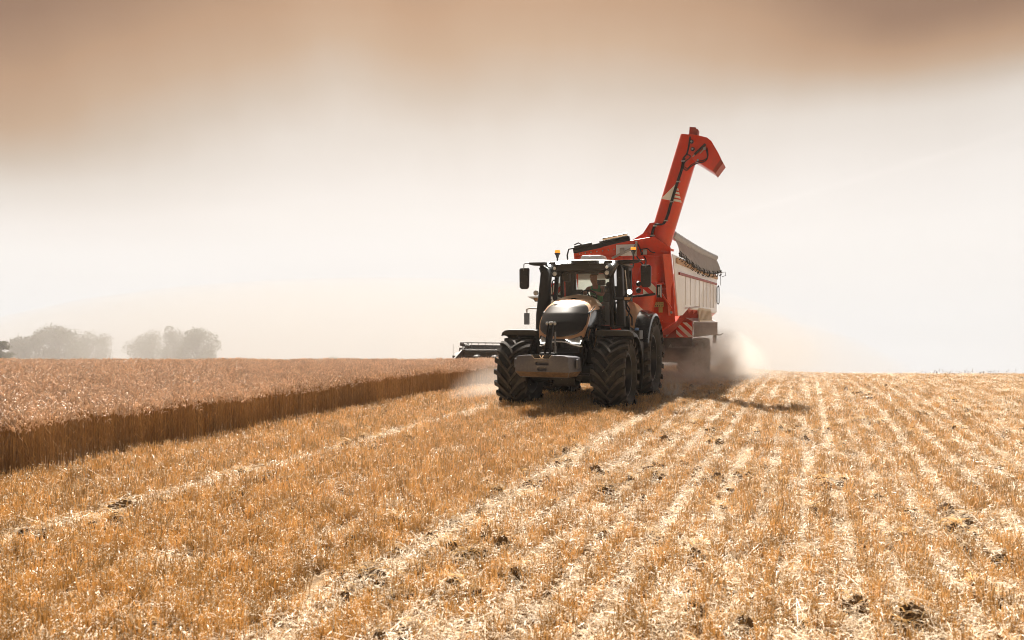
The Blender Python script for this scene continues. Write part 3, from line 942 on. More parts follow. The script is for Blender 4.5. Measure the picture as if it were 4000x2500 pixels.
# front face is split round the two hand slots
xf, xb = 1.85, 1.32
vs = [(xf, *p) for p in front] + [(xb, *p) for p in back]
mb.add(vs, [tuple(range(n, 2 * n))] + [(i, (i + 1) % n, n + (i + 1) % n, n + i) for i in range(n)])
slot1 = [(-.15, 1.135), (-.125, 1.165), (.125, 1.165), (.15, 1.135), (.135, 1.10), (-.135, 1.10)]
slot2 = [(-.115, 1.015), (-.09, 1.045), (.09, 1.045), (.115, 1.015), (.09, .975), (-.09, .975)]
def ringface(outer, inner, x):
    bmx = bmesh.new()
    vo = [bmx.verts.new((x, *p)) for p in outer]; es = [bmx.edges.new((vo[i], vo[(i + 1) % len(vo)])) for i in range(len(vo))]
    for inn in inner:
        vi = [bmx.verts.new((x, *p)) for p in inn]; es += [bmx.edges.new((vi[i], vi[(i + 1) % len(vi)])) for i in range(len(vi))]
    r = bmesh.ops.triangle_fill(bmx, use_beauty=True, use_dissolve=False, edges=es)
    bmx.verts.index_update()
    V = [v.co.copy() for v in bmx.verts]; F = [[v.index for v in f.verts] for f in bmx.faces]
    bmx.free()
    return V, F
V, F = ringface(front, [slot1, slot2], xf)
mb.add(V, F)
for sl in (slot1, slot2):
    k = len(sl)
    mb.add([(xf, *p) for p in sl] + [(xf - .12, *p) for p in sl], [(i, (i + 1) % k, k + (i + 1) % k, k + i) for i in range(k)] + [tuple(range(k, 2 * k))])
# sloping dirty base
mb.add([(1.85, -.60, .95), (1.85, .60, .95), (1.32, .72, .95), (1.32, -.72, .95), (1.72, -.53, .83), (1.72, .53, .83), (1.32, .60, .83), (1.32, -.60, .83)],
       [(0, 1, 5, 4), (1, 2, 6, 5), (2, 3, 7, 6), (3, 0, 4, 7), (4, 5, 6, 7)], 1)
for s in (1, -1):
    mb.box((1.52, s * .69, 1.12), (.22, .05, .20), taper=.85)
wt = mb.build('weight_block', [M['iron'], M['irondirt']], T, bevel=.012)
mb = MB()
mb.prism([(-.22, 1.312), (.22, 1.312), (.16, 1.232), (-.16, 1.232)], 'yz', 1.848, 1.858)
mb.tube([(1.862, -.22, 1.31), (1.862, -.16, 1.232), (1.862, .16, 1.232), (1.862, .22, 1.31)], .006, 5, 1)
mb.prism([(-.052, 1.305), (-.028, 1.305), (.006, 1.25), (-.012, 1.236)], 'yz', 1.858, 1.868, 1)
mb.prism([(.022, 1.305), (.056, 1.305), (.012, 1.236), (-.006, 1.25)], 'yz', 1.858, 1.868, 1)
mb.build('emblem', [M['plastic'], M['chrome']], wt)

# cab
mb = MB()
for s in (1, -1):
    mb.bar((-1.30, s * .74, 1.86), (-1.42, s * .70, 3.36), .09, .10, up=(1, 0, 0))
    mb.bar((-2.35, s * .84, 1.86), (-2.32, s * .86, 3.40), .09, .07, up=(1, 0, 0))
    mb.bar((-3.05, s * .78, 2.10), (-3.0, s * .76, 3.40), .20, .09, up=(1, 0, 0))
    mb.bar((-1.30, s * .76, 1.86), (-3.05, s * .84, 1.90), .09, .10)
    mb.bar((-1.42, s * .72, 3.38), (-3.0, s * .82, 3.40), .10, .12)
mb.bar((-1.40, -.74, 3.34), (-1.40, .74, 3.34), .10, .20)
mb.bar((-3.02, -.80, 3.36), (-3.02, .80, 3.36), .10, .12)
mb.bar((-3.05, -.80, 2.15), (-3.05, .80, 2.15), .08, .5)
mb.bar((-1.30, -.70, 1.84), (-1.30, .70, 1.84), .12, .12)
mb.box((-2.2, 0, 1.72), (1.8, 1.5, .10))
cabf = mb.build('cab_frame', M['plastic'], T, bevel=.015)
mb = MB()
mb.grid([[(-1.30 + .05 * (1 - t * t) - .12 * k, .71 * t * (1 - .05 * k), 1.90 + 1.36 * k) for t in np.linspace(-1, 1, 11)] for k in (0, .5, 1)])
mb.build('windshield', M['windshield'], T, smooth=80)
for s in (1, -1):
    mb = MB(); mb.add([(-1.36, s * .765, 1.90), (-2.30, s * .845, 1.92), (-2.28, s * .85, 3.34), (-1.46, s * .73, 3.33)], [(0, 1, 2, 3)])
    mb.build('door', M['glass'], T)
    mb = MB(); mb.add([(-2.40, s * .845, 2.35), (-3.0, s * .825, 2.40), (-2.98, s * .81, 3.34), (-2.38, s * .85, 3.34)], [(0, 1, 2, 3)])
    mb.build('side_window', M['glass'], T)
mb = MB(); mb.add([(-3.04, -.76, 2.42), (-3.04, .76, 2.42), (-3.0, .76, 3.30), (-3.0, -.76, 3.30)], [(0, 1, 2, 3)])
mb.build('rear_window', M['glass'], T)
mb = MB(); mb.box((-2.95, .03, 2.90), (.012, 1.24, .76)); mb.build('rear_brightpane', M['brightpane'], T)  # pale sheet added for the brightness seen through the rear window
mb = MB()
for k, (x, h, ww) in enumerate([(-1.05, .02, .62), (-1.12, .06, .80), (-1.35, .09, .90), (-2.2, .13, .94), (-3.0, .10, .90), (-3.2, .04, .78)]):
    pass
rows = []
for x, h, ww in [(-1.02, .03, .66), (-1.06, .07, .80), (-1.30, .10, .90), (-2.2, .14, .94), (-3.0, .10, .90), (-3.18, .04, .80)]:
    row = [(x, -ww, 3.41), (x, -ww - .02, 3.45)]
    for i in range(13):
        t = -1 + 2 * i / 12
        row.append((x, ww * t, 3.475 + .7 * h * (1 - abs(t) ** 3)))
    row += [(x, ww + .02, 3.45), (x, ww, 3.41)]
    rows.append(row)
mb.grid(rows, lambda i, j: 1 if j in (0, 1, 14, 15) or i == 0 else 0)
mb.f.append(list(range(0, 17))); mb.m.append(1)
mb.add([(-1.02, -.66, 3.41), (-1.02, .66, 3.41), (-1.3, .90, 3.41), (-3.18, .80, 3.41), (-3.18, -.80, 3.41), (-1.3, -.90, 3.41)], [(0, 1, 2, 3, 4, 5)], 1)
roof = mb.build('cab_roof', [M['roof'], M['plastic']], T, smooth=30)
mb = MB()      # dark visor band under the roof edge, with corner pods
mb.prism([(-.70, 3.27), (.70, 3.27), (.76, 3.43), (.86, 3.475), (-.86, 3.475), (-.76, 3.43)], 'yz', -1.32, -1.08)
for s in (1, -1):
    mb.prism([(s * .52, 3.47), (s * .92, 3.485), (s * .90, 3.40), (s * .76, 3.12), (s * .66, 3.10), (s * .57, 3.16), (s * .57, 3.36)], 'yz', -1.36, -1.12)
mb.box((-1.075, .02, 3.455), (.02, .36, .075))
mb.build('roof_visor', M['plastic'], T, bevel=.015)
mb = MB()
mb.box((-2.15, .06, 3.635), (.55, .60, .12), taper=.86)
mb.build('receiver_dome', M['roof'], T, bevel=.03, seg=3)
for s in (1, -1):
    mb = MB()
    mb.bar((-1.005, s * .50, 3.452), (-1.10, s * .84, 3.452), .03, .055); mb.prism([(s * .76, 3.44), (s * .85, 3.44), (s * .80, 3.375)], 'yz', -1.115, -1.07)
    mb.build('work_light', M['led'], T)
    for z in (3.325, 3.185):
        mb = MB()
        mb.lathe([(-.02, .072), (.035, .072), (.045, .060)], axis=(1, 0, 0), c=(-1.12, s * .665, z), n=20)
        l = mb.build('round_lamp', M['plastic'], T)
        mb = MB(); mb.lathe([(.03, .056), (.04, .04), (.044, .001)], axis=(1, 0, 0), c=(-1.12, s * .665, z), n=18)
        mb.build('lens', M['light'], l)
mb = MB(); mb.box((-1.008, -.34, 3.462), (.03, .22, .034)); mb.build('work_light', M['led'], T)
# mirrors on their arms
for s in (1, -1):
    mb = MB()
    mb.prism([(s * .80, 3.50), (s * 1.42, 3.505), (s * 1.42, 3.455), (s * 1.34, 3.43), (s * .98, 3.40), (s * .80, 3.41)], 'yz', -1.46, -1.30)
    mb.tube([(-1.36, s * 1.40, 3.485), (-1.34, s * 1.53, 3.49), (-1.33, s * 1.565, 3.46), (-1.33, s * 1.57, 3.30)], .013, 8, 1)
    a = mb.build('mirror_arm', [M['plastic'], M['steel']], T, bevel=.006)
    mb = MB()
    mb.prism([(s * 1.455, 3.37), (s * 1.655, 3.37), (s * 1.69, 3.33), (s * 1.685, 2.88), (s * 1.64, 2.83), (s * 1.49, 2.83), (s * 1.45, 2.88), (s * 1.44, 3.33)], 'yz', -1.42, -1.32)
    mb.prism([(s * 1.46, 3.22), (s * 1.59, 3.22), (s * 1.58, 3.15), (s * 1.46, 3.13)], 'yz', -1.335, -1.305)
    mb.build('mirror', M['plastic'], a, bevel=.022, seg=3)
# beacons
for x, y, z0, z1 in ((-1.75, -.80, 3.50, 3.84), (-2.9, .93, 3.45, 3.96)):
    mb = MB()
    mb.tube([(x, y, z0), (x, y, z1 - .20)], .022, 8); mb.lathe([(0, .03), (.06, .045), (.10, .075), (.12, .075), (.12, .001)], axis=(0, 0, 1), c=(x, y, z1 - .20), n=16)
    b = mb.build('beacon', M['plastic'], T)
    mb = MB(); mb.lathe([(0, .070), (.06, .070), (.075, .055), (.075, .001)], axis=(0, 0, 1), c=(x, y, z1 - .078), n=18)
    mb.build('beacon_lamp', M['amber'], b)
# stacks either side of the bonnet: exhaust, air intake
mb = MB()
rows = []
for x, y, z, wy, wx in ((-.95, -.92, 1.75, .34, .34), (-.97, -.915, 2.2, .34, .34), (-1.0, -.90, 2.58, .30, .30), (-1.02, -.875, 3.0, .27, .27), (-1.03, -.86, 3.20, .27, .27), (-1.03, -.90, 3.32, .22, .24), (-1.03, -.96, 3.385, .12, .20)):
    r_ = []
    for k in range(16):
        a = 2 * math.pi * k / 16; c_, s_ = math.cos(a), math.sin(a)
        r_.append((x + wx / 2 * math.copysign(abs(c_) ** .6, c_), y + wy / 2 * math.copysign(abs(s_) ** .6, s_), z))
    rows.append(r_)
mb.grid(rows, wrap=True)
mb.f.append(list(range(len(mb.v) - 16, len(mb.v)))); mb.m.append(0)
mb.prism([(-.82, 3.22), (-.90, 3.40), (-1.02, 3.33), (-.99, 3.22)], 'yz', -1.13, -.93)
mb.build('exhaust_stack', M['plastic'], T, smooth=40)
mb = MB()
mb.prism([(.79, 1.88), (1.02, 1.88), (.99, 2.5), (.95, 3.30), (.90, 3.40), (.85, 3.38), (.81, 3.28), (.82, 2.5)], 'yz', -1.66, -1.46)
mb.build('intake_stack', M['plastic'], T, bevel=.02)
mb = MB()
mb.tube([(-2.25, .90, 3.32), (-2.38, .94, 2.9), (-2.5, .96, 2.55)], .03, 8); mb.lathe([(0, .055), (.10, .055), (.10, .001)], axis=(0, 0, 1), c=(-2.24, .90, 3.28), n=12)
mb.tube([(-2.05, .90, 3.30), (-2.15, .92, 2.9), (-2.25, .93, 2.55)], .012, 6, 1)
mb.build('grab_rail', [M['plastic'], M['steel']], T)
mb = MB()
mb.tube([(-1.40, -.80, 2.55), (-1.38, -.82, 3.0), (-1.40, -.80, 3.04), (-1.42, -.72, 3.05)], .016, 8)
mb.build('grab_rail', [M['plastic'], M['steel']], T)
mb = MB()
mb.tube([(-1.9, .95, 2.35), (-1.85, 1.12, 2.10), (-1.85, 1.12, 1.90)], .02, 8)
mb.build('grab_rail', [M['plastic'], M['steel']], T)
# side lamps on stalks (front)
for s, lit in ((1, True), (-1, False)):
    mb = MB()
    mb.tube([(-1.25, s * .80, 2.55), (-1.25, s * 1.12, 2.56)], .03, 8)
    mb.prism([(s * 1.05, 2.60), (s * 1.26, 2.60), (s * 1.22, 2.50), (s * 1.05, 2.51)], 'yz', -1.28, -1.18)
    mb.tube([(-1.25, s * 1.02, 2.58), (-1.25, s * 1.14, 2.68)], .02, 6)
    mb.lathe([(-.06, .045), (0, .065), (.02, .065), (.02, .001)], axis=(1, 0, 0), c=(-1.22, s * 1.20, 2.72), n=16)
    a = mb.build('lamp_bracket', M['plastic'], T, bevel=.004)
    mb = MB(); mb.lathe([(.021, .055), (.028, .03), (.03, .001)], axis=(1, 0, 0), c=(-1.22, s * 1.20, 2.72), n=16)
    mb.build('work_light', M['led'] if lit else M['light'], a)
    mb = MB(); mb.prism([(s * 1.08, 2.588), (s * 1.235, 2.588), (s * 1.205, 2.515), (s * 1.08, 2.522)], 'yz', -1.18, -1.170)
    mb.build('indicator', M['amberlens'], a)
# front fenders
for s in (1, -1):
    mb = MB(); rows = []
    for a in [79.9] + list(np.linspace(80, 205, 22)):
        ar = R(a); row = []
        for y, r_ in ((.70, .90), (.71, .985), (.80, 1.0), (1.38, 1.0), (1.50, .985), (1.575, .93), (1.60, .85)):
            if a == 79.9: r_ = min(r_, .875)
            row.append((r_ * math.cos(ar), s * y, .82 + r_ * math.sin(ar)))
        rows.append(row)
    mb.grid(rows)
    # flat front brow seen end-on
    fr = [(1.0 * math.cos(R(62)), 0, 0)]
    fo = mb.build('front_fender', M['plastic'], T, thick=.014, smooth=40)
    mb = MB()
    mb.bar((0, s * .62, .95), (-.05, s * .78, 1.80), .10, .06, up=(1, 0, 0)); mb.bar((-.1, s * .70, 1.76), (-.1, s * 1.3, 1.79), .05, .04)
    mb.build('fender_bracket', M['frame'], fo)
# rear fenders: bronze body, black extension
for s in (1, -1):
    def arc(y0, y1, r0, r1, a0, a1, n=20):
        return [[((r_) * math.cos(R(a)) - 3.0, s * y, 1.04 + r_ * math.sin(R(a))) for y, r_ in ((y0, r0 - .10), (y0, r0), ((y0 + y1) / 2, (r0 + r1) / 2 + .03), (y1, r1), (y1 + .02, r1 - .06))] for a in np.linspace(a0, a1, n)]
    mb = MB(); mb.grid(arc(.84, 1.14, 1.50, 1.28, 38, 150)); f = mb.build('rear_fender', M['gold'], T, thick=.015, smooth=45)
    mb = MB(); mb.grid(arc(1.14, 1.50, 1.27, 1.17, 22, 165)); mb.build('fender_extension', M['black'], f, thick=.015, smooth=45)
    # steps and tank under the door
    mb = MB()
    mb.box((-1.62, s * 1.12, 1.05), (.62, .55, .95)); mb.box((-1.40, s * 1.17, 1.68), (.42, .55, .22))
    mb.box((-1.42, s * 1.30, .60), (.35, .28, .05)); mb.box((-1.45, s * 1.30, .95), (.33, .24, .05))
    tk = mb.build('fuel_tank', M['plastic'], T, bevel=.04, seg=3)
    mb = MB(); mb.lathe([(0, .05), (.05, .05), (.06, .035), (.06, .001)], axis=(0, 0, 1), c=(-1.28, s * 1.36, 1.79), n=14)
    if s > 0:
        mb.build('filler_cap', M['blue'], tk)
        mb = MB(); mb.box((-1.9, .98, 1.98), (.18, .16, .30), (0, 14, 0), taper=.7); mb.tube([(-1.88, 1.0, 2.05), (-1.86, 1.06, 2.30), (-1.95, .92, 2.52)], .018, 8)
        mb.build('door_step_handle', M['plastic'], T, bevel=.015)
# wide load plates at the rear
for s in (1, -1):
    mb = MB()
    mb.bar((-3.18, s * .85, 2.66), (-3.18, s * 1.46, 2.72), .05, .06); mb.box((-3.18, s * 1.56, 2.80), (.10, .12, .34))
    mb.box((-3.22, s * 1.30, 2.88), (.02, .34, .34))
    a = mb.build('marker_arm', M['plastic'], T, bevel=.008)
    mb = MB()
    y0, y1, z0, z1 = s * 1.13, s * 1.47, 2.715, 3.055
    mb.prism([(y0, z0), (y1, z0), (y1, z1), (y0, z1)], 'yz', -3.20, -3.19)
    def q(a_, b_): return (y0 + (y1 - y0) * a_, z0 + (z1 - z0) * b_) if s > 0 else (y0 + (y1 - y0) * a_, z0 + (z1 - z0) * b_)
    mb.prism([q(0, .90), q(0, .45), q(.50, 0), q(.98, 0)], 'yz', -3.188, -3.185, 1)
    mb.prism([q(.55, 1), q(1, .56), q(1, 1)], 'yz', -3.188, -3.185, 1)
    mb.build('warning_plate', [M['signwhite'], M['signred']], a)
    mb = MB(); mb.box((-3.125, s * 1.56, 2.80), (.008, .03, .22)); mb.box((-3.125, s * 1.605, 2.80), (.008, .02, .30))
    mb.build('marker_lamp', M['light'], a)
    for z in (2.82, 3.0):
        mb = MB(); mb.lathe([(-.07, .03), (0, .075), (.02, .075), (.02, .001)], axis=(-1, .2 * s, 0), c=(-3.1, s * 1.02, z), n=14)
        mb.build('rear_work_lamp', M['plastic'], T)
# interior
mb = MB(); mb.box((-2.30, .12, 2.24), (.50, .50, .12)); mb.box((-2.56, .12, 2.60), (.13, .48, .66), (0, -8, 0)); mb.box((-2.62, .12, 3.02), (.09, .26, .16)); mb.box((-2.3, .12, 1.98), (.3, .3, .42))
mb.build('driver_seat', M['seat'], T, bevel=.04, seg=3)
mb = MB(); mb.box((-2.15, .44, 2.42), (.55, .14, .16)); mb.box((-2.0, .48, 2.15), (.3, .22, .5)); mb.build('armrest', M['seatpale'], T, bevel=.04, seg=3)
mb = MB(); mb.box((-2.5, -.48, 2.3), (.35, .30, .12)); mb.box((-2.62, -.50, 2.6), (.08, .28, .5)); mb.build('passenger_seat', M['seat'], T, bevel=.04)
mb = MB(); mb.box((-1.5, .05, 2.10), (.25, .5, .5)); mb.box((-1.52, -.02, 2.50), (.22, .42, .18), (0, 25, 0)); mb.build('dashboard', M['plastic'], T, bevel=.05, seg=3)
mb = MB()
cw = Vector((-1.86, .0, 2.66)); ax = Vector((-.62, 0, .78)); e1 = Vector((0, 1, 0)); e2 = ax.cross(e1)
mb.tube([cw + (e1 * math.cos(2 * math.pi * k / 28) + e2 * math.sin(2 * math.pi * k / 28)) * .21 for k in range(29)], .016, 8, caps=False)
for k in (0, 1, 2): mb.bar(cw, cw + (e1 * math.cos(2.1 * k + .5) + e2 * math.sin(2.1 * k + .5)) * .20, .03, .015)
mb.tube([cw, (-1.6, .02, 2.35)], .035, 8)
mb.build('steering_wheel', M['plastic'], T)
mb = MB()
mb.tube([(-1.75, -.42, 3.25), (-1.74, -.36, 3.22), (-1.72, -.36, 2.9), (-1.7, -.40, 2.6)], .014, 6)
for y, z, r_ in ((.56, 3.13, .075), (.58, 2.92, .07), (.55, 2.78, .09)): mb.sphere((-1.6, y, z), r_, 12, 8)
mb.tube([(-1.6, .62, 2.3), (-1.58, .62, 3.2)], .02, 6)
mb.box((-1.55, .05, 3.24), (.15, .55, .08)); mb.box((-1.6, -.50, 3.12), (.12, .16, .2)); 
mb.build('cab_fitting', M['plastic'], T, bevel=.015)
mb = MB(); mb.tube([(-1.22, .20, 1.98), (-1.20, .40, 2.25), (-1.20, .62, 1.98)], .012, 6); mb.build('wiper', M['plastic'], T)

# ------------------------------------------------------------------ driver
def skin_mesh(name, chains, mats, mat_of=None, sub=2):
    """chains: lists of (point, radius); equal points are welded so the figure is one skin"""
    me = bpy.data.meshes.new(name); pts, rad, edges, idx = [], [], [], {}
    roots = []
    for ch in chains:
        prev = None; first = True
        for p, r_ in ch:
            key = tuple(round(c, 4) for c in p)
            if key not in idx:
                idx[key] = len(pts); pts.append(p); rad.append(r_)
                if prev is None: roots.append(idx[key])
            i = idx[key]
            if prev is not None: edges.append((prev, i))
            prev = i
    me.from_pydata(pts, edges, [])
    o = bpy.data.objects.new(name, me); COL.objects.link(o)
    sk = o.modifiers.new('skin', 'SKIN'); sk.use_smooth_shade = True
    sv = me.skin_vertices[0].data
    for i, r_ in enumerate(rad):
        sv[i].radius = (r_, r_) if not isinstance(r_, tuple) else r_
        sv[i].use_root = i in roots
    ss = o.modifiers.new('sub', 'SUBSURF'); ss.levels = sub; ss.render_levels = sub
    dg = bpy.context.evaluated_depsgraph_get(); dg.update()
    m2 = bpy.data.meshes.new_from_object(o.evaluated_get(dg))
    o.modifiers.clear(); o.data = m2; m2.name = name
    for m_ in mats: m2.materials.append(m_)
    return o
# figure coordinates in the tractor frame, hips at (-2.28, .12, 2.36)
PV = (-2.28, .12, 2.38); BEL = (-2.27, .12, 2.55); CH = (-2.20, .11, 2.78); NB = (-2.18, .09, 2.925); NK = (-2.165, .075, 2.985); HB = (-2.15, .055, 3.08); HM = (-2.155, .06, 3.165); HT = (-2.165, .065, 3.225)
SL = (-2.19, .29, 2.87); SR = (-2.17, -.09, 2.86)
EL = (-2.02, .32, 2.68); ER = (-1.98, -.13, 2.68); WL = (-1.86, .10, 2.76); WR = (-1.82, -.10, 2.77)
body = [[(PV, .13), (BEL, .12), (CH, .115), (NB, .080), (NK, .058), (HB, .084), (HM, .102), (HT, .082)],
        [(CH, .115), (SL, .068), ((-2.11, .32, 2.77), .055), (EL, .048), ((-1.93, .20, 2.72), .044), (WL, .030), ((-1.825, .05, 2.785), .036)],
        [(CH, .115), (SR, .068), ((-2.09, -.12, 2.77), .055), (ER, .048), ((-1.89, -.12, 2.73), .044), (WR, .030), ((-1.795, -.07, 2.79), .036)],
        [(PV, .13), ((-2.18, .24, 2.36), .095), ((-1.84, .24, 2.42), .072), ((-1.76, .24, 2.15), .058), ((-1.74, .24, 1.86), .042), ((-1.62, .24, 1.80), .038)],
        [(PV, .13), ((-2.18, .02, 2.36), .095), ((-1.84, .00, 2.42), .072), ((-1.76, .0, 2.15), .058), ((-1.74, .0, 1.86), .042), ((-1.62, .0, 1.80), .038)]]
# face turned to his right: nose, chin, brow, ears
body += [[(HM, .102), ((-2.115, -.038, 3.145), .016)], [(HB, .084), ((-2.118, -.020, 3.055), .030)], [(HM, .102), ((-2.13, -.018, 3.185), .030)]]
for hx, hy, hz, ox, oy in ((-1.825, .05, 2.785, .01, -.02), (-1.795, -.07, 2.79, .01, .015)):
    for k in range(4):
        y = hy + (k - 1.5) * .019
        ln = (.028, .034, .031, .024)[k]
        body.append([((hx + .015, y, hz), .0095), ((hx + .015 + ln, y + oy * .4, hz + .004), .0090), ((hx + .020 + ln * 1.2, y + oy, hz - .022), .0085), ((hx + .008 + ln, y + oy, hz - .042), .0075)])
    body.append([((hx - .005, hy - .03, hz - .005), .011), ((hx + .012, hy - .050, hz - .012), .0095), ((hx + .032, hy - .052, hz - .022), .0085)])
person = skin_mesh('person', body, [M['skin']])
off = Vector((-2.28, .12, 2.38))
for v in person.data.vertices: v.co -= off
pw = ORG + HD * off.x + LF * off.y
person.location = (pw.x, pw.y, off.z - .02); person.rotation_euler = (0, 0, YAW)
tag(person, 'driver in a green tank top sitting in the tractor cab, looking aside', 'person')
def wear(name, chains, m, sub=2):
    o = skin_mesh(name, chains, [m], sub=sub)
    for v in o.data.vertices: v.co -= off
    o.parent = person
    return o
wear('tank_top', [[((-2.28, .12, 2.36), .158), (BEL, .168), ((-2.215, .11, 2.74), .178), ((-2.20, .105, 2.82), .160)], [((-2.20, .105, 2.82), .160), ((-2.185, .20, 2.90), .056), ((-2.20, .205, 2.925), .045)], [((-2.20, .105, 2.82), .160), ((-2.175, .0, 2.895), .056), ((-2.19, -.002, 2.92), .045)]], M['green'])
wear('trousers', [[((-2.28, .12, 2.33), .155), ((-2.18, .24, 2.355), .105), ((-1.83, .24, 2.42), .083), ((-1.755, .24, 2.15), .072), ((-1.74, .24, 1.92), .060)], [((-2.28, .12, 2.33), .155), ((-2.18, .02, 2.355), .105), ((-1.83, .0, 2.42), .083), ((-1.755, .0, 2.15), .072), ((-1.74, .0, 1.92), .060)]], M['trousers'])
mb = MB(off=-off)
rows = []
for i in range(7):
    a = i / 6 * 1.5
    rows.append([(HT[0] - .006 + .098 * math.sin(a) * math.cos(t), HT[1] + .012 + .098 * math.sin(a) * math.sin(t), HT[2] - .035 + .108 * math.cos(a)) for t in np.linspace(0, 2 * math.pi, 17)[:-1]])
mb.grid(rows, wrap=True); mb.build('hair', M['hair'], person, smooth=80)
mb = MB(off=-off)
for s_ in (0, 1):
    mb = MB(off=-off); mb.sphere((-2.145 + .058 * s_ - .02, -.030 + .006 * s_, 3.17), .011, 8, 6); mb.build('eye', M['light'], person)
mb = MB(off=-off)
mb.sphere((-2.065, .075, 3.15), (.016, .024, .034), 8, 6); mb.build('ear', M['skin'], person)
mb = MB(off=-off); mb.sphere((-2.255, .065, 3.15), (.016, .024, .034), 8, 6); mb.build('ear', M['skin'], person)
mb = MB(off=-off)
pts = [(-2.062, .02 + .012 * k, 2.66 + .022 * math.sin(k * 1.9)) for k in range(12)]
mb.tube(pts, .006, 5); mb.build('shirt_print', M['greylogo'], person)

def smooth_path(p, n=4):
    out = []
    for i in range(len(p) - 1):
        a, b, c, d = (Vector(p[max(i - 1, 0)]), Vector(p[i]), Vector(p[i + 1]), Vector(p[min(i + 2, len(p) - 1)]))
        for k in range(n):
            t = k / n
            out.append(.5 * ((2 * b) + (c - a) * t + (2 * a - 5 * b + 4 * c - d) * t * t + (3 * b - a - 3 * c + d) * t ** 3))
    out.append(Vector(p[-1])); return out

# ------------------------------------------------------------------ grain trailer
tx = -12.0
tp = ORG + HD * tx
TR = empty('grain_trailer', (tp.x, tp.y, 0), YAW)
tag(TR, 'long red and white grain trailer with a raised unloading auger, behind the tractor', 'trailer')
OFF = (-tx, 0, 0)
def TMB(): return MB(off=OFF)
def ztop(y): return float(np.interp(y, [-1.5, .2, 1.3, 1.5], [4.05, 4.36, 4.50, 4.05]))
mb = TMB()   # front wall and hopper, sloping back towards the floor
def fx(z): return -5.62 - (4.0 - z) * .42
ysx = [-1.5, -1.0, -.5, 0, .5, 1.0, 1.46]
rows = []
for k, z in enumerate((1.95, 2.4, 3.0, 3.6)):
    rows.append([(fx(z), y, z) for y in ysx])
rows.append([(fx(ztop(y)), y, ztop(y)) for y in ysx])
mb.grid(rows)
mb.grid([[(fx(1.95), y, 1.95) for y in ysx], [(-7.0, y * .45, 1.5) for y in ysx]])
# far side, back, floor
mb.add([(-5.62, -1.5, 4.0), (-17.5, -1.5, 4.05), (-17.3, -1.5, 2.25), (-6.5, -1.5, 1.95)], [(0, 1, 2, 3)])
mb.add([(-17.5, -1.5, 4.05), (-17.5, 1.46, 4.05), (-17.3, 1.46, 2.25), (-17.3, -1.5, 2.25)], [(0, 1, 2, 3)])
mb.add([(-6.5, -1.5, 1.95), (-6.5, 1.46, 1.95), (-7.0, .66, 1.5), (-17.3, .66, 1.6), (-17.3, -.66, 1.6), (-7.0, -.66, 1.5), (-17.3, 1.46, 2.3), (-17.3, -1.5, 2.25), (-8.2, 1.46, 2.40), (-8.2, -1.5, 2.40)],
       [(1, 2, 8), (2, 3, 6, 8), (0, 9, 5), (5, 9, 7, 4), (2, 5, 4, 3)])
body_o = mb.build('trailer_body', M['red'], TR, thick=.03, smooth=20)
# red corner post and white corner strip
mb = TMB()
mb.add([(-5.30, 1.28, 3.93), (-5.45, 1.48, 3.95), (-6.72, 1.50, 2.12), (-6.30, 1.28, 2.15), (-5.55, 1.28, 3.93), (-5.62, 1.48, 3.95), (-6.9, 1.48, 2.12), (-6.6, 1.28, 2.15)],
       [(0, 1, 2, 3), (4, 5, 6, 7), (0, 1, 5, 4), (1, 2, 6, 5), (2, 3, 7, 6), (3, 0, 4, 7)])
mb.lathe([(0, .05), (.03, .05), (.03, .001)], axis=(1, 0, 0), c=(-6.22, 1.38, 2.24), n=12, m=1)
mb.build('corner_post', [M['red'], M['steel']], TR, bevel=.01)
mb = TMB()   # white side wall: lower edge tucked in, shallow ribs
ylo = 1.475
side = [(-5.70, 3.95), (-17.55, 3.95), (-17.45, 2.32), (-9.0, 2.42), (-7.55, 2.16), (-6.75, 2.14)]
mb.prism(side, 'xz', 1.485, 1.515)
for x in np.arange(-8.2, -17, -1.15):
    mb.box((x, 1.522, 3.0), (.14, .02, 1.0))
mb.add([(-9.0, 1.51, 2.42), (-17.45, 1.51, 2.32), (-17.3, 1.15, 2.0), (-9.6, 1.15, 2.05)], [(0, 1, 2, 3)])
side_o = mb.build('side_wall', M['white'], TR, bevel=.006)
mb = TMB(); mb.bar((-6.7, 1.545, 3.44), (-17.1, 1.545, 3.55), .05, .075); mb.build('side_rail', M['reddark'], side_o)
mb = TMB(); mb.bar((-6.2, 1.545, 3.80), (-17.4, 1.545, 3.84), .05, .15); mb.build('wooden_ledge', M['wood'], side_o)
mb = TMB()
for k in range(4):
    mb.add([(-8.4 - k * 1.15, 1.10, 2.05), (-9.0 - k * 1.15, 1.48, 2.36), (-8.9 - k * 1.15, 1.48, 2.10)], [(0, 1, 2)])
mb.bar((-8.0, 1.49, 2.38), (-11.8, 1.49, 2.50), .05, .06)
mb.build('side_bracket', M['reddark'], TR, thick=.02)
mb = TMB()
for z in (3.92, 2.95):
    mb.bar((fx(z) + .035, -1.46, z), (fx(z) + .035, 1.25, z), .03, .05)
for y in (-1.42, -.75, .0):
    mb.bar((fx(2.1) + .03, y, 2.1), (fx(3.95) + .03, y, 3.95), .07, .03, up=(1, 0, 0))
mb.build('wall_stiffener', M['red'], body_o, bevel=.006)
for i in range(9):
    y = -1.3 + i * .18
    mb = TMB(); mb.sphere((fx(4.0) + .05, y, 4.02 + .17 * (y + 1.5) / 1.7), .025, 8, 5); mb.build('rivet', M['steel'], body_o)
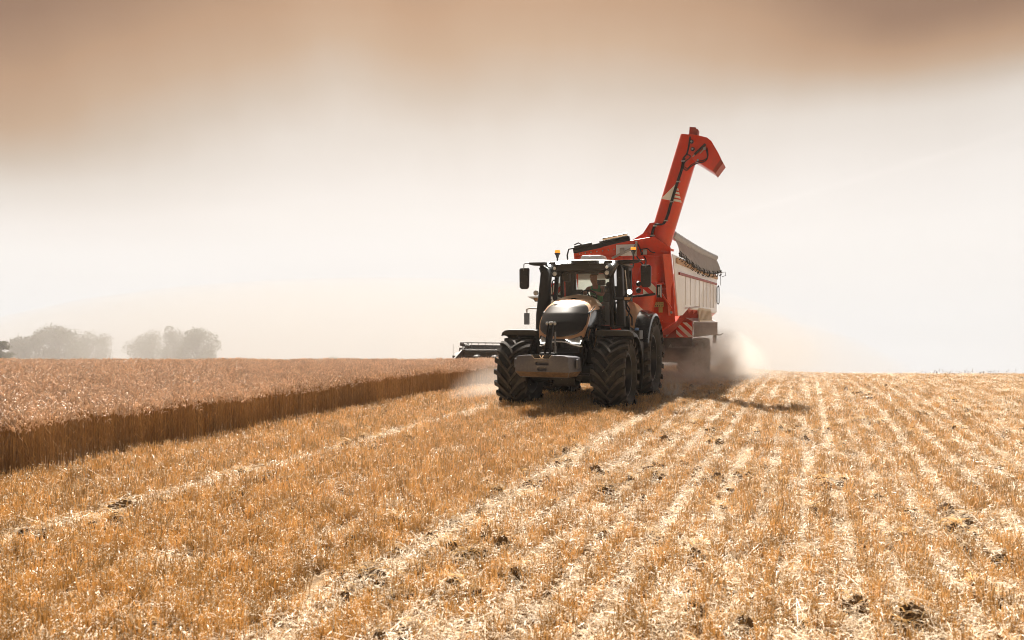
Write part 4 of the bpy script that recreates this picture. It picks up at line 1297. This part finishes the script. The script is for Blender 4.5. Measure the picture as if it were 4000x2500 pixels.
# front rim caps
mb = TMB()
mb.bar((-5.60, -1.50, 4.13), (-5.60, .25, 4.42), .14, .16); mb.tube([(-5.52, -1.45, 4.24), (-5.52, -.9, 4.33)], .05, 10); mb.box((-5.5, -.2, 4.43), (.25, .9, .04), (9.4, 0, 0))
rim_ = mb.build('front_rim', M['plastic'], TR, bevel=.02)
mb = TMB(); mb.tube([(-5.50, -.55, 4.44), (-5.50, .2, 4.56)], .06, 10); mb.build('rim_tube', M['chrome'], rim_)
mb = TMB()
mb.tube([(-5.4, -1.42, 4.20), (-5.42, -1.60, 4.18), (-5.45, -1.66, 4.0), (-5.5, -1.64, 3.6)], .025, 8)
mb.tube([(-5.4, -1.42, 4.30), (-5.42, -1.30, 4.36), (-5.45, -1.2, 4.30)], .02, 8)
mb.build('rim_hose', M['hose'], TR)
# inspection window in the front wall
mb = TMB()
mb.box((-5.50, .16, 4.10), (.04, .62, .34)); mb.build('front_window', M['white'], TR, bevel=.03)
mb = TMB(); mb.bar((-5.40, -.25, 3.86), (-5.40, .35, 4.13), .06, .07); mb.box((-5.38, .06, 4.08), (.05, .13, .16)); mb.bar((-5.36, .47, 3.9), (-5.36, .50, 4.34), .06, .08, up=(1, 0, 0)); mb.build('window_bracket', M['ply'], TR, bevel=.008)
# tarp rolled up along the top, its edge hanging over the side
mb = TMB()
pts, rs = [], []
for k in range(90):
    t = k / 89
    pts.append((-6.2 - 11.7 * t, 1.40, 4.60 + .16 * t - .05 * math.sin(math.pi * t))); rs.append(.125 + .012 * math.sin(k * 1.3) + .008 * math.sin(k * 3.1))
mb.tube(pts, rs, 16)
tr_ = mb.build('tarp_roll', M['tarp'], TR, smooth=60)
mb = TMB(); rows = []
for k in range(60):
    t = k / 59
    x = -6.25 - 12.0 * t
    r_ = []
    zb = 4.02 - .28 * math.sin(math.pi * min(1, t * 1.05)) ** .8 + .12 * t
    for i in range(9):
        q = i / 8
        zt = 4.60 + .16 * t - .05 * math.sin(math.pi * t)
        y = 1.40 + .11 * math.sin(q * 1.6) + .11 * q + .035 * math.sin(k * .9 + i * .4) * q + .02 * math.sin(k * 2.3) * q
        r_.append((x - .35 * q * t, y, zt * (1 - q) + zb * q))
    rows.append(r_)
mb.grid(rows)
tarp = mb.build('tarp', M['tarp'], TR, smooth=80, thick=.006)
mb = TMB()
mb.tube([rows[k][8] for k in range(60)], .030, 8)
mb.build('tarp_hem_tube', M['plastic'], tarp)
for k in range(1, 59, 2):
    x, y, z = rows[k][8]
    mb = TMB(); mb.tube(smooth_path([(x, y, z + .10), (x + .06, y + .05, z + .04), (x + .08, y + .05, z - .08), (x + .02, y - .01, z - .15), (x - .05, y - .04, z - .12)], 3), .011, 5)
    mb.build('bungee_hook', M['hose'], tarp)
mb = TMB()
x, y, z = rows[59][8]
mb.tube([(x, y, z), (x - .1, y + .16, z + .02), (x - .1, y + .18, z - .14), (x, y + .02, z - .2)], .013, 5)
mb.build('bungee_hook', M['hose'], tarp)
mb = TMB(); mb.tube([(x + .3, y, z), (x + .3, y, z - .6)], .013, 5)
mb.build('bungee_hook', M['hose'], tarp)
mb = TMB()   # loop strap at the rear end
mb.tube([(-17.4, 1.60, 3.50), (-17.4, 1.62, 3.40), (-17.42, 1.62, 2.75), (-17.4, 1.58, 2.68), (-17.35, 1.54, 2.75), (-17.35, 1.54, 3.40), (-17.4, 1.60, 3.50)], .02, 6)
mb.build('strap_loop', M['hose'], TR)
# mudguard, plates, apron
mb = TMB()
for s in (1, -1):
    mb.prism([(s * 1.06, 2.16), (s * 1.47, 1.96), (s * 1.47, 1.38), (s * .40, 1.38), (s * .40, 2.0)], 'yz', -10.22, -10.16)
    mb.add([(-10.2, s * 1.06, 2.17), (-10.2, s * 1.50, 1.96), (-17.9, s * 1.50, 1.92), (-17.9, s * 1.06, 2.12)], [(0, 1, 2, 3)], 1)
    mb.add([(-10.2, s * 1.50, 1.96), (-17.9, s * 1.50, 1.92), (-17.9, s * 1.50, 1.84), (-10.2, s * 1.50, 1.88)], [(0, 1, 2, 3)], 1)
mb.add([(-10.22, 1.492, 1.93), (-17.9, 1.492, 1.89), (-17.9, 1.492, 1.36), (-10.22, 1.492, 1.40)], [(0, 1, 2, 3)], 2)
mg = mb.build('mudguard', [M['reddark'], M['white'], M['skirt']], TR, thick=.01)
for s in (-1, 1):
    mb = TMB(); mb.box((-10.18, s * .95, .98), (.02, 1.0, .80))
    ap = mb.build('mud_apron', M['plastic'], TR)
for s in (1, -1):
    mb = TMB()
    y0, y1, z0, z1 = s * .91, s * 1.455, 1.41, 1.92
    X0 = -10.155
    def q2(a_, b_): return (y0 + (y1 - y0) * a_, z0 + (z1 - z0) * b_)
    mb.prism([q2(0, 0), q2(1, 0), q2(1, 1), q2(0, 1)], 'yz', X0, X0 + .012)
    for poly in ([(0, 1), (.16, 1), (1, .20), (1, 0), (.84, 0), (0, .80)][0:0], [(.0, .0), (.0, .22), (.24, .0)], [(0, .50), (0, .78), (.78, 0), (.50, 0)], [(.10, 1), (.40, 1), (1, .40), (1, .10)], [(.68, 1), (1, 1), (1, .68)]):
        if poly: mb.prism([q2(*p) for p in poly], 'yz', X0 + .0135, X0 + .017, 1)
    mb.build('warning_plate', [M['signwhite'], M['signred']], mg)
def text_obj(name, body, size, origin, parent, m, weight=0.0):
    """lettering standing on a plane that faces along +x of the parent frame"""
    cu = bpy.data.curves.new(name, 'FONT'); cu.body = body; cu.size = size; cu.extrude = .004; cu.offset = weight
    cu.space_character = 1.12
    to = bpy.data.objects.new(name, cu); COL.objects.link(to)
    dg = bpy.context.evaluated_depsgraph_get(); dg.update()
    me = bpy.data.meshes.new_from_object(to.evaluated_get(dg))
    bpy.data.objects.remove(to); bpy.data.curves.remove(cu)
    w = max(v.co.x for v in me.vertices)
    for v in me.vertices:
        x, y, z = v.co
        v.co = Vector((z, x, y)) + Vector(origin) + Vector(OFF)
    me.materials.append(m)
    o = bpy.data.objects.new(name, me); COL.objects.link(o); o.parent = parent
    return w
w_ = text_obj('lettering', 'ANNABURGER', .092, (-10.16, .80, 1.015), ap, M['printgrey'], .0015)
def triangle_logo(name, y, z, h, w, x, parent, m, tilt=0.0):
    mb = TMB()
    c_, s_ = math.cos(tilt), math.sin(tilt)
    def r2(a, b): return (y + a * c_ + b * s_, z - a * s_ + b * c_)
    mb.prism([r2(-.55 * w, 0), r2(.0, h), r2(.0, 0)][::-1], 'yz', x, x + .004)
    for k in range(5):
        b0 = h * k / 5.0; b1 = b0 + h * .12
        e0 = .45 * w * (1 - b0 / h); e1 = .45 * w * (1 - b1 / h)
        mb.prism([r2(0.0, b0), r2(e0, b0), r2(e1, b1), r2(0.0, b1)], 'yz', x + .0005, x + .004)
    mb.build(name, m, parent)
triangle_logo('triangle_mark', .71, 1.035, .13, .16, -10.168, ap, M['printgrey'])
mb = TMB(); mb.add([(-9.9, .45, 1.95), (-9.7, .80, 1.86), (-9.7, .80, 1.66), (-9.9, .60, 1.42), (-10.15, .45, 1.95), (-10.15, .80, 1.86), (-10.15, .80, 1.66), (-10.15, .60, 1.42)], [(0, 1, 2, 3), (0, 1, 5, 4), (1, 2, 6, 5), (2, 3, 7, 6), (3, 0, 4, 7)])
mb.box((-9.68, .62, 1.74), (.02, .3, .03)); mb.build('tool_box', M['ply'], TR, bevel=.01)
# ladder stowed on the mudguard
mb = TMB()
mb.bar((-11.4, 1.50, 2.42), (-15.3, 1.50, 2.40), .05, .06); mb.bar((-11.4, 1.54, 1.97), (-15.3, 1.54, 1.98), .05, .06)
for x in np.linspace(-11.5, -15.2, 11): mb.bar((x, 1.50, 2.40), (x, 1.54, 1.98), .05, .15, up=(1, 0, 0))
mb.build('ladder', M['wood2'], TR, bevel=.006)
# stickers with small pictograms
mb = TMB()
sx = -6.30
mb.prism([(.80, 2.40), (1.16, 2.40), (1.16, 2.56), (.80, 2.56)], 'yz', fx(2.5) + .12, fx(2.5) + .125)
mb.prism([(1.0, 2.24), (1.12, 2.24), (1.12, 2.395), (1.0, 2.395)], 'yz', fx(2.3) + .12, fx(2.3) + .125)
for i in range(5):
    y = .82 + i * .068
    mb.prism([(y, 2.49), (y + .05, 2.49), (y + .025, 2.545)], 'yz', fx(2.5) + .1255, fx(2.5) + .128, 1)
    mb.prism([(y + .008, 2.494), (y + .042, 2.494), (y + .025, 2.532)], 'yz', fx(2.5) + .1285, fx(2.5) + .130)
    mb.prism([(y + .01, 2.42), (y + .03, 2.42), (y + .04, 2.46), (y + .015, 2.47)], 'yz', fx(2.5) + .1255, fx(2.5) + .128, 1)
mb.build('sticker', [M['yellow'], M['plastic']], body_o)
# strut on the front wall
mb = TMB(); mb.bar((-5.75, .98, 3.08), (-6.12, 1.40, 2.36), .05, .09, up=(1, 0, 0)); mb.lathe([(0, .045), (.12, .045), (.12, .001)], axis=(1, 0, 0), c=(-5.85, 1.0, 3.06), n=12)
mb.box((-5.9, 1.05, 3.10), (.25, .35, .06))
mb.build('front_strut', M['red'], TR, bevel=.01)
# chassis, drawbar, wheels
mb = TMB()
mb.bar((-4.0, 0, .75), (-8.5, .0, 1.0), .22, .25); mb.bar((-8.5, .45, .95), (-17.2, .45, .95), .12, .28); mb.bar((-8.5, -.45, .95), (-17.2, -.45, .95), .12, .28)
for x in (-11.6, -13.4, -15.2): mb.bar((x, -1.1, .50), (x, 1.1, .50), .14, .14)
mb.box((-17.7, 1.40, 1.20), (.12, .16, .45)); mb.tube([(-17.7, 1.45, 1.35), (-17.75, 1.62, 1.33), (-17.8, 1.75, 1.42)], .03, 8)
mb.bar((-3.3, 0, .62), (-4.0, 0, .75), .16, .12)
mb.build('trailer_chassis', M['frame'], TR, bevel=.01)
for x in (-11.6, -13.4, -15.2):
    for s in (1, -1):
        w = rim_mesh(.36, .58, s).build('wheel', M['rim'], TR, smooth=30, loc=(x - tx, s * 1.12, .52))
        tyre_mesh(.76, .60, .36, 18, lug=.03, sweep=.35).build('tyre', [M['rubber'], M['lug']], w, smooth=28)
# auger: tube leaning out to the side, hood and chute at its head
A0 = Vector((-6.0, .53, 2.55)); A1 = Vector((-6.0, 1.205, 4.78)); A2 = Vector((-6.0, 2.015, 7.42))
dirA = (A2 - A1).normalized()
mb = TMB()
mb.tube([A0 - dirA * .3, A0, A1 - dirA * .75, A1 - dirA * .60], [.40, .40, .37, .35], 32)
mb.lathe([(-.03, .34), (-.03, .47), (.03, .47), (.03, .34)], axis=dirA, c=A1 - dirA * .58, n=28)
lowt = mb.build('auger_base', M['red'], TR, smooth=40)
mb = TMB()
mb.tube([A1 - dirA * .55, A1, (A1 + A2) / 2, A2], .335, 40)
at_ = mb.build('auger_tube', M['red'], TR, smooth=40)
mb = TMB()
mb.prism([(1.97, 7.455), (2.22, 7.395), (2.50, 7.30), (2.62, 7.19), (2.80, 6.86), (2.945, 6.52), (2.735, 6.25), (2.28, 6.58), (2.03, 6.74), (1.92, 6.95)], 'yz', -6.35, -5.65)
ch = mb.build('chute', M['red'], at_, bevel=.012)
mb = TMB(); mb.prism([(2.955, 6.53), (2.885, 6.64), (2.665, 6.33), (2.73, 6.235)], 'yz', -6.36, -5.64); mb.build('chute_lip', M['reddark'], ch)
mb = TMB(); mb.prism([(1.96, 7.44), (2.20, 7.40), (2.225, 7.60), (2.17, 7.61), (2.16, 7.66), (1.98, 7.69)], 'yz', -6.12, -5.80)
mb.build('auger_cap', M['reddark'], at_, bevel=.01)
mb = TMB()
mb.tube([(-5.60, 2.15, 6.82), (-5.60, 2.46, 7.10)], .036, 10); mb.tube([(-5.60, 2.10, 6.76), (-5.60, 2.16, 6.83)], .016, 8, 1)
mb.tube([(-5.60, 2.30, 6.84), (-5.60, 2.47, 7.02)], .016, 8, 1); mb.box((-5.60, 2.43, 6.97), (.05, .07, .07), m=1)
for y, z in ((2.06, 7.21), (2.09, 6.99)):
    mb.lathe([(0, .060), (.05, .055), (.05, .001)], axis=(1, 0, 0), c=(-5.66, y, z), n=14); mb.lathe([(.05, .03), (.07, .03), (.07, .001)], axis=(1, 0, 0), c=(-5.66, y, z), n=10, m=1)
mb.lathe([(0, .03), (.06, .03), (.06, .001)], axis=(1, 0, 0), c=(-5.66, 2.24, 6.66), n=12, m=1)
mb.build('chute_ram', [M['hose'], M['steel']], ch)
hp = [(2.02, 7.36), (1.99, 7.15), (1.93, 6.88), (1.82, 6.73), (1.77, 6.46), (1.64, 6.07), (1.46, 5.49), (1.35, 5.1), (1.27, 4.92), (1.21, 4.84), (1.1, 4.83), (1.02, 4.84), (.96, 4.79), (.91, 4.65), (.87, 4.5), (.79, 4.34), (.66, 4.26), (.57, 4.13), (.60, 3.95)]
mb = TMB()
mb.tube(smooth_path([(-5.635, y, z) for y, z in hp]), .024, 8)
mb.tube(smooth_path([(-5.625, y + .045, z + .01) for y, z in hp[3:]]), .022, 8)
lp = [(1.85, 6.76), (1.93, 6.83), (2.02, 6.8), (2.01, 6.73), (1.9, 6.65), (1.82, 6.54), (1.84, 6.44), (1.93, 6.38), (2.05, 6.48), (2.23, 6.56), (2.38, 6.58), (2.5, 6.66), (2.51, 6.8), (2.48, 6.94)]
mb.tube(smooth_path([(-5.60, y, z) for y, z in lp]), .016, 7)
mb.tube(smooth_path([(-5.58, y + .02, z + .05) for y, z in lp[6:]]), .014, 7)
mb.tube(smooth_path([(-5.5, .62, 4.0), (-5.45, .50, 4.28), (-5.5, .40, 4.1), (-5.45, .52, 3.85), (-5.4, .72, 3.6)]), .02, 7)
mb.tube(smooth_path([(-5.5, .60, 4.1), (-5.42, .80, 4.12), (-5.42, .92, 4.02), (-5.5, 1.02, 4.0)]), .014, 7)
mb.tube(smooth_path([(-5.45, .70, 3.9), (-5.40, .78, 3.75), (-5.42, .70, 3.6), (-5.5, .62, 3.5)]), .018, 7)
hs = mb.build('hydraulic_hose', M['hose'], at_)
for y, z in ((1.80, 6.66), (1.66, 6.07), (1.47, 5.49), (1.30, 4.94), (.98, 4.80), (.90, 4.52)):
    mb = TMB(); mb.box((-5.628, y + .02, z), (.07, .11, .035)); mb.build('hose_clip', M['ply'], hs, bevel=.005)
mb = TMB(); mb.box((-5.44, .74, 4.02), (.08, .11, .15)); mb.build('hose_valve', M['ply'], hs, bevel=.01)
triangle_logo('triangle_mark', 1.50, 5.52, .54, .62, -5.668, at_, M['signwhite'], R(14))
# folding hinge on the front wall
mb = TMB()
mb.prism([(.22, 4.22), (.20, 4.36), (.62, 4.60), (.82, 4.90), (.98, 4.92), (1.0, 4.78), (.90, 4.50), (.78, 4.20), (.62, 3.95), (.40, 3.9)], 'yz', -5.78, -5.70)
mb.prism([(.30, 3.2), (.26, 4.3), (.70, 4.32), (.66, 3.2)], 'yz', -6.0, -5.80)
for y, z in ((.72, 4.60), (.30, 4.32), (.98, 4.02)):
    mb.lathe([(0, .07), (.03, .07), (.03, .045), (.05, .045), (.05, .001)], axis=(1, 0, 0), c=(-5.70, y, z), n=16)
mb.bar((-5.66, .66, 4.22), (-5.60, 1.45, 3.98), .05, .05); mb.bar((-5.64, .66, 4.30), (-5.7, .75, 4.0), .03, .03)
mb.build('auger_hinge', M['red'], TR, bevel=.008)

# ------------------------------------------------------------------ combine harvester, half hidden in its own dust
hx = -24.5; cy = -7.75
cp = ORG + HD * hx + LF * cy
cz = float(ground_z(cp.x, cp.y))
CB = empty('combine_harvester', (cp.x, cp.y, cz + .28), YAW)
tag(CB, 'pale combine harvester coming on behind the tractor with a wide cutting header', 'combine harvester')
mb = MB(); mb.box((-4.0, 0, 2.2), (6.5, 2.8, 1.8)); mb.box((-1.0, 0, 1.7), (1.2, 1.5, 1.2)); mb.box((-4.2, 0, 3.3), (5.0, 2.6, .6)); mb.build('combine_body', M['harvgrey'], CB, bevel=.08)
mb = MB(); rows = [[(-1.9, -1.3, 3.55), (-1.9, 1.3, 3.55), (-5.0, 1.3, 3.55), (-5.0, -1.3, 3.55)], [(-1.5, -2.6, 4.25), (-1.5, 2.6, 4.25), (-5.3, 2.6, 4.25), (-5.3, -2.6, 4.25)]]
mb.grid(rows, wrap=True); mb.build('grain_tank', M['harvgrey'], CB, thick=.03)
mb = MB(); mb.box((-.55, 0, 2.75), (1.5, 1.8, 1.7), taper=.92); cabc = mb.build('combine_cab', M['harvgrey'], CB, bevel=.08)
mb = MB(); mb.box((.22, 0, 2.85), (.03, 1.5, 1.2), (0, -5, 0)); mb.build('combine_windscreen', M['black'], cabc)
for s in (1, -1):
    mb = MB(); mb.tube([(.1, s * .9, 3.55), (.2, s * 1.9, 3.55), (.2, s * 2.05, 3.5), (.2, s * 2.05, 3.3)], .05, 8); a = mb.build('mirror_arm', M['harvgrey'], CB)
    mb = MB(); mb.box((.2, s * 2.05, 2.95), (.1, .34, .68)); mb.build('mirror', M['plastic'], a, bevel=.05)
    w = rim_mesh(.5, .8, s).build('wheel', M['rim'], CB, loc=(-1.0, s * 1.6, .95))
    tyre_mesh(.95, .8, .5, 18).build('tyre', [M['rubber'], M['lug']], w)
mb = MB()
hy0, hy1 = -4.75, 4.75
mb.tube([(2.9, hy0, 1.08), (2.9, hy1, 1.08)], .17, 10); mb.box((2.3, 0, .80), (1.0, hy1 - hy0, .3)); mb.box((1.9, 0, 1.1), (.15, hy1 - hy0, .75))
for y in np.arange(hy0 + .9, hy1, 1.05): mb.sphere((3.2, y, .80), (.3, .28, .20), 8, 6)
for y in (hy0, hy1):
    mb.prism([(2.0, .6), (4.3, .55), (4.4, .75), (3.0, 1.35), (2.1, 1.5)], 'xz', y - .05, y + .05)
    mb.bar((2.2, y, 1.35), (3.4, y, 1.55), .08, .14); mb.tube([(3.6, y - .35, .7), (3.6, y - .35, 1.55)], .012, 5)
    mb.box((2.8, y - .15, 1.2), (.5, .2, .3)); mb.box((3.3, y - .3, .95), (.5, .25, .14), (0, 20, 0))
hd_ = mb.build('header', M['harvdark'], CB, bevel=.01)
mb = MB()
rz_, rr_ = 1.46, .50
for k in range(4):
    a = R(45) + k * math.pi / 2
    x, z = 3.4 + rr_ * math.cos(a), rz_ + rr_ * math.sin(a) * .55
    mb.tube([(x, hy0 + .15, z), (x, hy1 - .15, z)], .026, 6)
    if k == 1:
        for y in np.arange(hy0 + .4, hy1 - .2, .42):
            mb.tube([(x, y, z), (x + .02, y + .12, z - .06), (x + .05, y + .14, z - .40)], .014, 5)
for y in (hy0 + .3, -1.6, 1.6, hy1 - .3):
    for k in range(4):
        a = R(45) + k * math.pi / 2; b = a + math.pi / 2
        mb.tube([(3.4, y, rz_), (3.4 + rr_ * math.cos(a), y, rz_ + rr_ * math.sin(a) * .55)], .02, 6)
        mb.tube([(3.4 + rr_ * math.cos(b), y, rz_ + rr_ * math.sin(b) * .55), (3.4 + rr_ * math.cos(a), y, rz_ + rr_ * math.sin(a) * .55)], .025, 6)
    mb.bar((2.4, y, .95), (3.4, y, rz_), .05, .06)
mb.build('reel', M['harvdark'], hd_)

# ------------------------------------------------------------------ trees beyond the crest
def tree(name, label, px, Y, ztop_, wpx, kind='broad', seed=0, lean=0.0, group=None, n=2600):
    """px, wpx: direction and width as ratios of the distance"""
    rs = np.random.default_rng(seed); rd = random.Random(seed)
    x = px * Y; zb = float(ground_z(x, Y))
    H = ztop_ - zb; Wd = wpx * Y
    root = empty(name, (x, Y, zb))
    tag(root, label, 'tree', group)
    mb = MB()
    mb.tube([(0, 0, -.2), (lean * .3, 0, H * .35), (lean * .7, .1, H * .7), (lean, 0, H * .93)], [H * .035, H * .026, H * .014, H * .004], 8)
    lobes = []
    if kind == 'broad':
        nb = 22
        for k in range(nb):
            a = 2 * math.pi * k / nb + rd.uniform(-.3, .3); e = rd.uniform(.16, .93)
            rad = Wd * .5 * math.sqrt(max(.1, 1 - ((e - .55) / .5) ** 2)) * rd.uniform(.45, .85)
            p = Vector((math.cos(a) * rad + lean * e, math.sin(a) * rad, H * e))
            mb.tube([(lean * e * .5, 0, H * (e - .22)), (p * .55 + Vector((0, 0, H * (e - .08) * .45))), p], [H * .014, H * .009, H * .003], 5)
            lobes.append((p, Wd * rd.uniform(.15, .24), H * rd.uniform(.10, .16)))
        lobes.append((Vector((lean, 0, H * .88)), Wd * .2, H * .12))
        for e in (.3, .48, .66): lobes.append((Vector((lean * e, 0, H * e)), Wd * .3, H * .16))
    else:
        for k in range(60):
            e = rd.uniform(.06, .97); a = rd.random() * 6.28
            L_ = Wd * .52 * (1 - e) ** .75 + .15
            p0 = Vector((lean * e, 0, H * e)); p1 = p0 + Vector((math.cos(a) * L_, math.sin(a) * L_, rd.uniform(-.05, .22) * L_))
            mb.tube([p0, (p0 + p1) / 2 + Vector((0, 0, -.04 * L_)), p1], [H * .008, H * .005, H * .002], 5)
            for q in range(3):
                t = .35 + .32 * q
                lobes.append((p0.lerp(p1, t), L_ * rd.uniform(.2, .42) + .1, H * rd.uniform(.025, .05)))
    mb.build('trunk', M['bark'], root, smooth=60)
    V, F = [], []
    per = int(n * 2.8) // len(lobes)
    for c, rw, rh in lobes:
        for k in range(per):
            d = rs.normal(size=3); d /= np.linalg.norm(d); rr = rs.random() ** .45
            if rs.random() < .10: rr *= 1.25
            p = np.array(c) + d * np.array([rw, rw, rh]) * rr
            a = rs.normal(size=3); a /= np.linalg.norm(a); b = np.cross(a, rs.normal(size=3)); b /= np.linalg.norm(b)
            sz = rs.uniform(.06, .15) * (1.25 if kind == 'broad' else .9)
            i = len(V)
            V += [p - a * sz, p + b * sz * .45, p + a * sz, p - b * sz * .45]; F.append([i, i + 1, i + 2, i + 3])
    o = variant('crown', V, F, [M['leaf']]); COL.objects.link(o); o.parent = root
    return root
G = 'trees beyond the wheat crest'
tree('conifer_tree', 'dark feathery conifer cut by the left edge of the photo', -.668, 84, -.30, .068, 'con', 1, group=G, n=5200)
tree('broadleaf_tree', 'darkest rounded tree, next to the conifer at the left edge', -.634, 104, -.35, .050, 'broad', 2, .3, G, 4600)
tree('broadleaf_tree', 'tallest tree in the middle of the left hand clump', -.592, 108, .95, .060, 'broad', 3, .2, G, 5600)
tree('broadleaf_tree', 'pale wide tree at the right end of the left hand clump', -.556, 116, .10, .060, 'broad', 4, .4, G, 4600)
tree('broadleaf_tree', 'pale ragged tree at the left end of the small right hand clump', -.470, 116, .45, .060, 'broad', 5, .2, G, 4200)
tree('broadleaf_tree', 'narrow tree standing in the middle of the small right hand clump', -.439, 112, .40, .040, 'broad', 6, 0, G, 3000)
tree('broadleaf_tree', 'darkest tree of the small clump, at its right end', -.410, 104, .75, .056, 'broad', 17, 0, G, 4600)
tree('round_bush', 'faint rounded bush barely showing over the wheat crest', -.236, 120, -4.1, .030, 'broad', 8, 0, G, 1800)

# ------------------------------------------------------------------ flying chaff
def build_chaff():
    V, F = [], []
    for i in range(1500):
        lx = random.uniform(-8, 3.2); ly = random.gauss(0, 1.5); z = abs(random.gauss(1.0, 1.3)) + .05
        x, y = world_of(lx, ly)
        if random.random() < .25:
            lx = random.uniform(-12, -2); ly = random.uniform(1, 3.5); x, y = world_of(lx, ly); z = random.uniform(.1, 3.8)
        c = Vector((x, y, z)); a = Vector((random.gauss(0, 1), random.gauss(0, 1), random.gauss(0, 1))).normalized(); b = a.orthogonal().normalized()
        s = random.uniform(.0025, .006); k = len(V)
        V += [c - a * s, c + b * s * .6, c + a * s, c - b * s * .6]; F.append([k, k + 1, k + 2, k + 3])
    o = variant('chaff', V, F, [M['strawpale']]); COL.objects.link(o)
    tag(o, 'tiny flecks of chaff flying round the tractor', 'chaff', kind='stuff')
build_chaff()

# ------------------------------------------------------------------ dust and haze
def vol_mat(name, color, dens, aniso, noise=None, soft=True):
    m = bpy.data.materials.new(name); m.use_nodes = True
    N, L = m.node_tree.nodes, m.node_tree.links
    N.clear()
    out = N.new('ShaderNodeOutputMaterial'); p = N.new('ShaderNodeVolumePrincipled')
    p.inputs['Color'].default_value = (*color, 1); p.inputs['Anisotropy'].default_value = aniso
    p.inputs['Density'].default_value = dens
    if noise:
        tc = N.new('ShaderNodeTexCoord')
        nz = N.new('ShaderNodeTexNoise'); nz.inputs['Scale'].default_value = noise[0]; nz.inputs['Detail'].default_value = 4; nz.inputs['Roughness'].default_value = .6
        L.new(tc.outputs['Object'], nz.inputs['Vector'])
        mr = N.new('ShaderNodeMapRange'); mr.inputs[1].default_value = noise[1]; mr.inputs[2].default_value = noise[2]; mr.inputs[3].default_value = noise[3] if len(noise) > 3 else 0; mr.inputs[4].default_value = 1
        L.new(nz.outputs['Fac'], mr.inputs[0])
        # fade towards the cloud's own skin (mesh is a unit ball scaled up)
        ln = N.new('ShaderNodeVectorMath'); ln.operation = 'LENGTH'; L.new(tc.outputs['Object'], ln.inputs[0])
        fd = N.new('ShaderNodeMapRange'); fd.inputs[1].default_value = 1.0; fd.inputs[2].default_value = .25; fd.inputs[3].default_value = 0; fd.inputs[4].default_value = 1
        L.new(ln.outputs['Value'], fd.inputs[0])
        mu = N.new('ShaderNodeMath'); mu.operation = 'MULTIPLY'; L.new(mr.outputs[0], mu.inputs[0]); L.new(fd.outputs[0], mu.inputs[1])
        m2 = N.new('ShaderNodeMath'); m2.operation = 'MULTIPLY'; L.new(mu.outputs[0], m2.inputs[0]); m2.inputs[1].default_value = dens
        L.new(m2.outputs[0], p.inputs['Density'])
    L.new(p.outputs[0], out.inputs['Volume'])
    return m
def dust(name, label, lx, ly, z, size, m):
    mb = MB(); mb.sphere((0, 0, 0), 1.0, 24, 14)
    o = mb.build(name, m, smooth=0)
    x, y = world_of(lx, ly)
    o.location = (x, y, z); o.rotation_euler = (0, 0, YAW); o.scale = size
    tag(o, label, 'dust', 'dust raised by the machines', 'stuff')
    return o
V1 = vol_mat('wheel dust', (.89, .865, .835), .85, .3, (2.6, .40, .68, .12))
V2 = vol_mat('drifting dust', (.60, .592, .585), .10, .3, (1.8, .36, .70, .25))
V5 = vol_mat('side dust', (.88, .83, .77), .6, .3, (2.0, .36, .68, .2))
V6 = vol_mat('puff dust', (.97, .93, .88), 6.0, .2, (3.4, .46, .66))
dust('dust_cloud', 'thick dust rolling round the trailer wheels', -11.8, 1.8, .1, (7.8, 2.3, 1.75), V1)
dust('dust_cloud', 'thin dust trailing off to the right behind the trailer', -15.5, 3.4, .4, (8.0, 3.6, 2.6), V2)
dust('dust_cloud', 'bright dust between the front tyre and the wheat edge', -2.4, -2.4, .0, (3.6, 1.0, 1.15), V5)
dust('dust_cloud', 'small white puff at the foot of the rear tyre', -2.75, 1.95, .10, (.60, .40, .60), V6)

V3 = vol_mat('dusty air', (.572, .572, .572), .032, .3)
dust('dust_bank', 'bank of dusty air hanging over the field round the combine', -32, -8.0, -.2, (11, 14, 5.0), V3)
V4 = vol_mat('far dusty air', (.548, .548, .548), .018, .3)
bk = dust('dust_bank', 'broad veil of drifting dust in front of the distant trees', -64, -46.0, -5.0, (36, 62, 12.0), V4)
def build_haze():
    mb = MB(); mb.box((-10, 60, -8), (320, 170, 56))
    o = mb.build('haze', vol_mat('haze air', (.80, .77, .75), .0005, .3), smooth=0)
    tag(o, 'pale summer haze over the field', 'haze', kind='stuff')
build_haze()
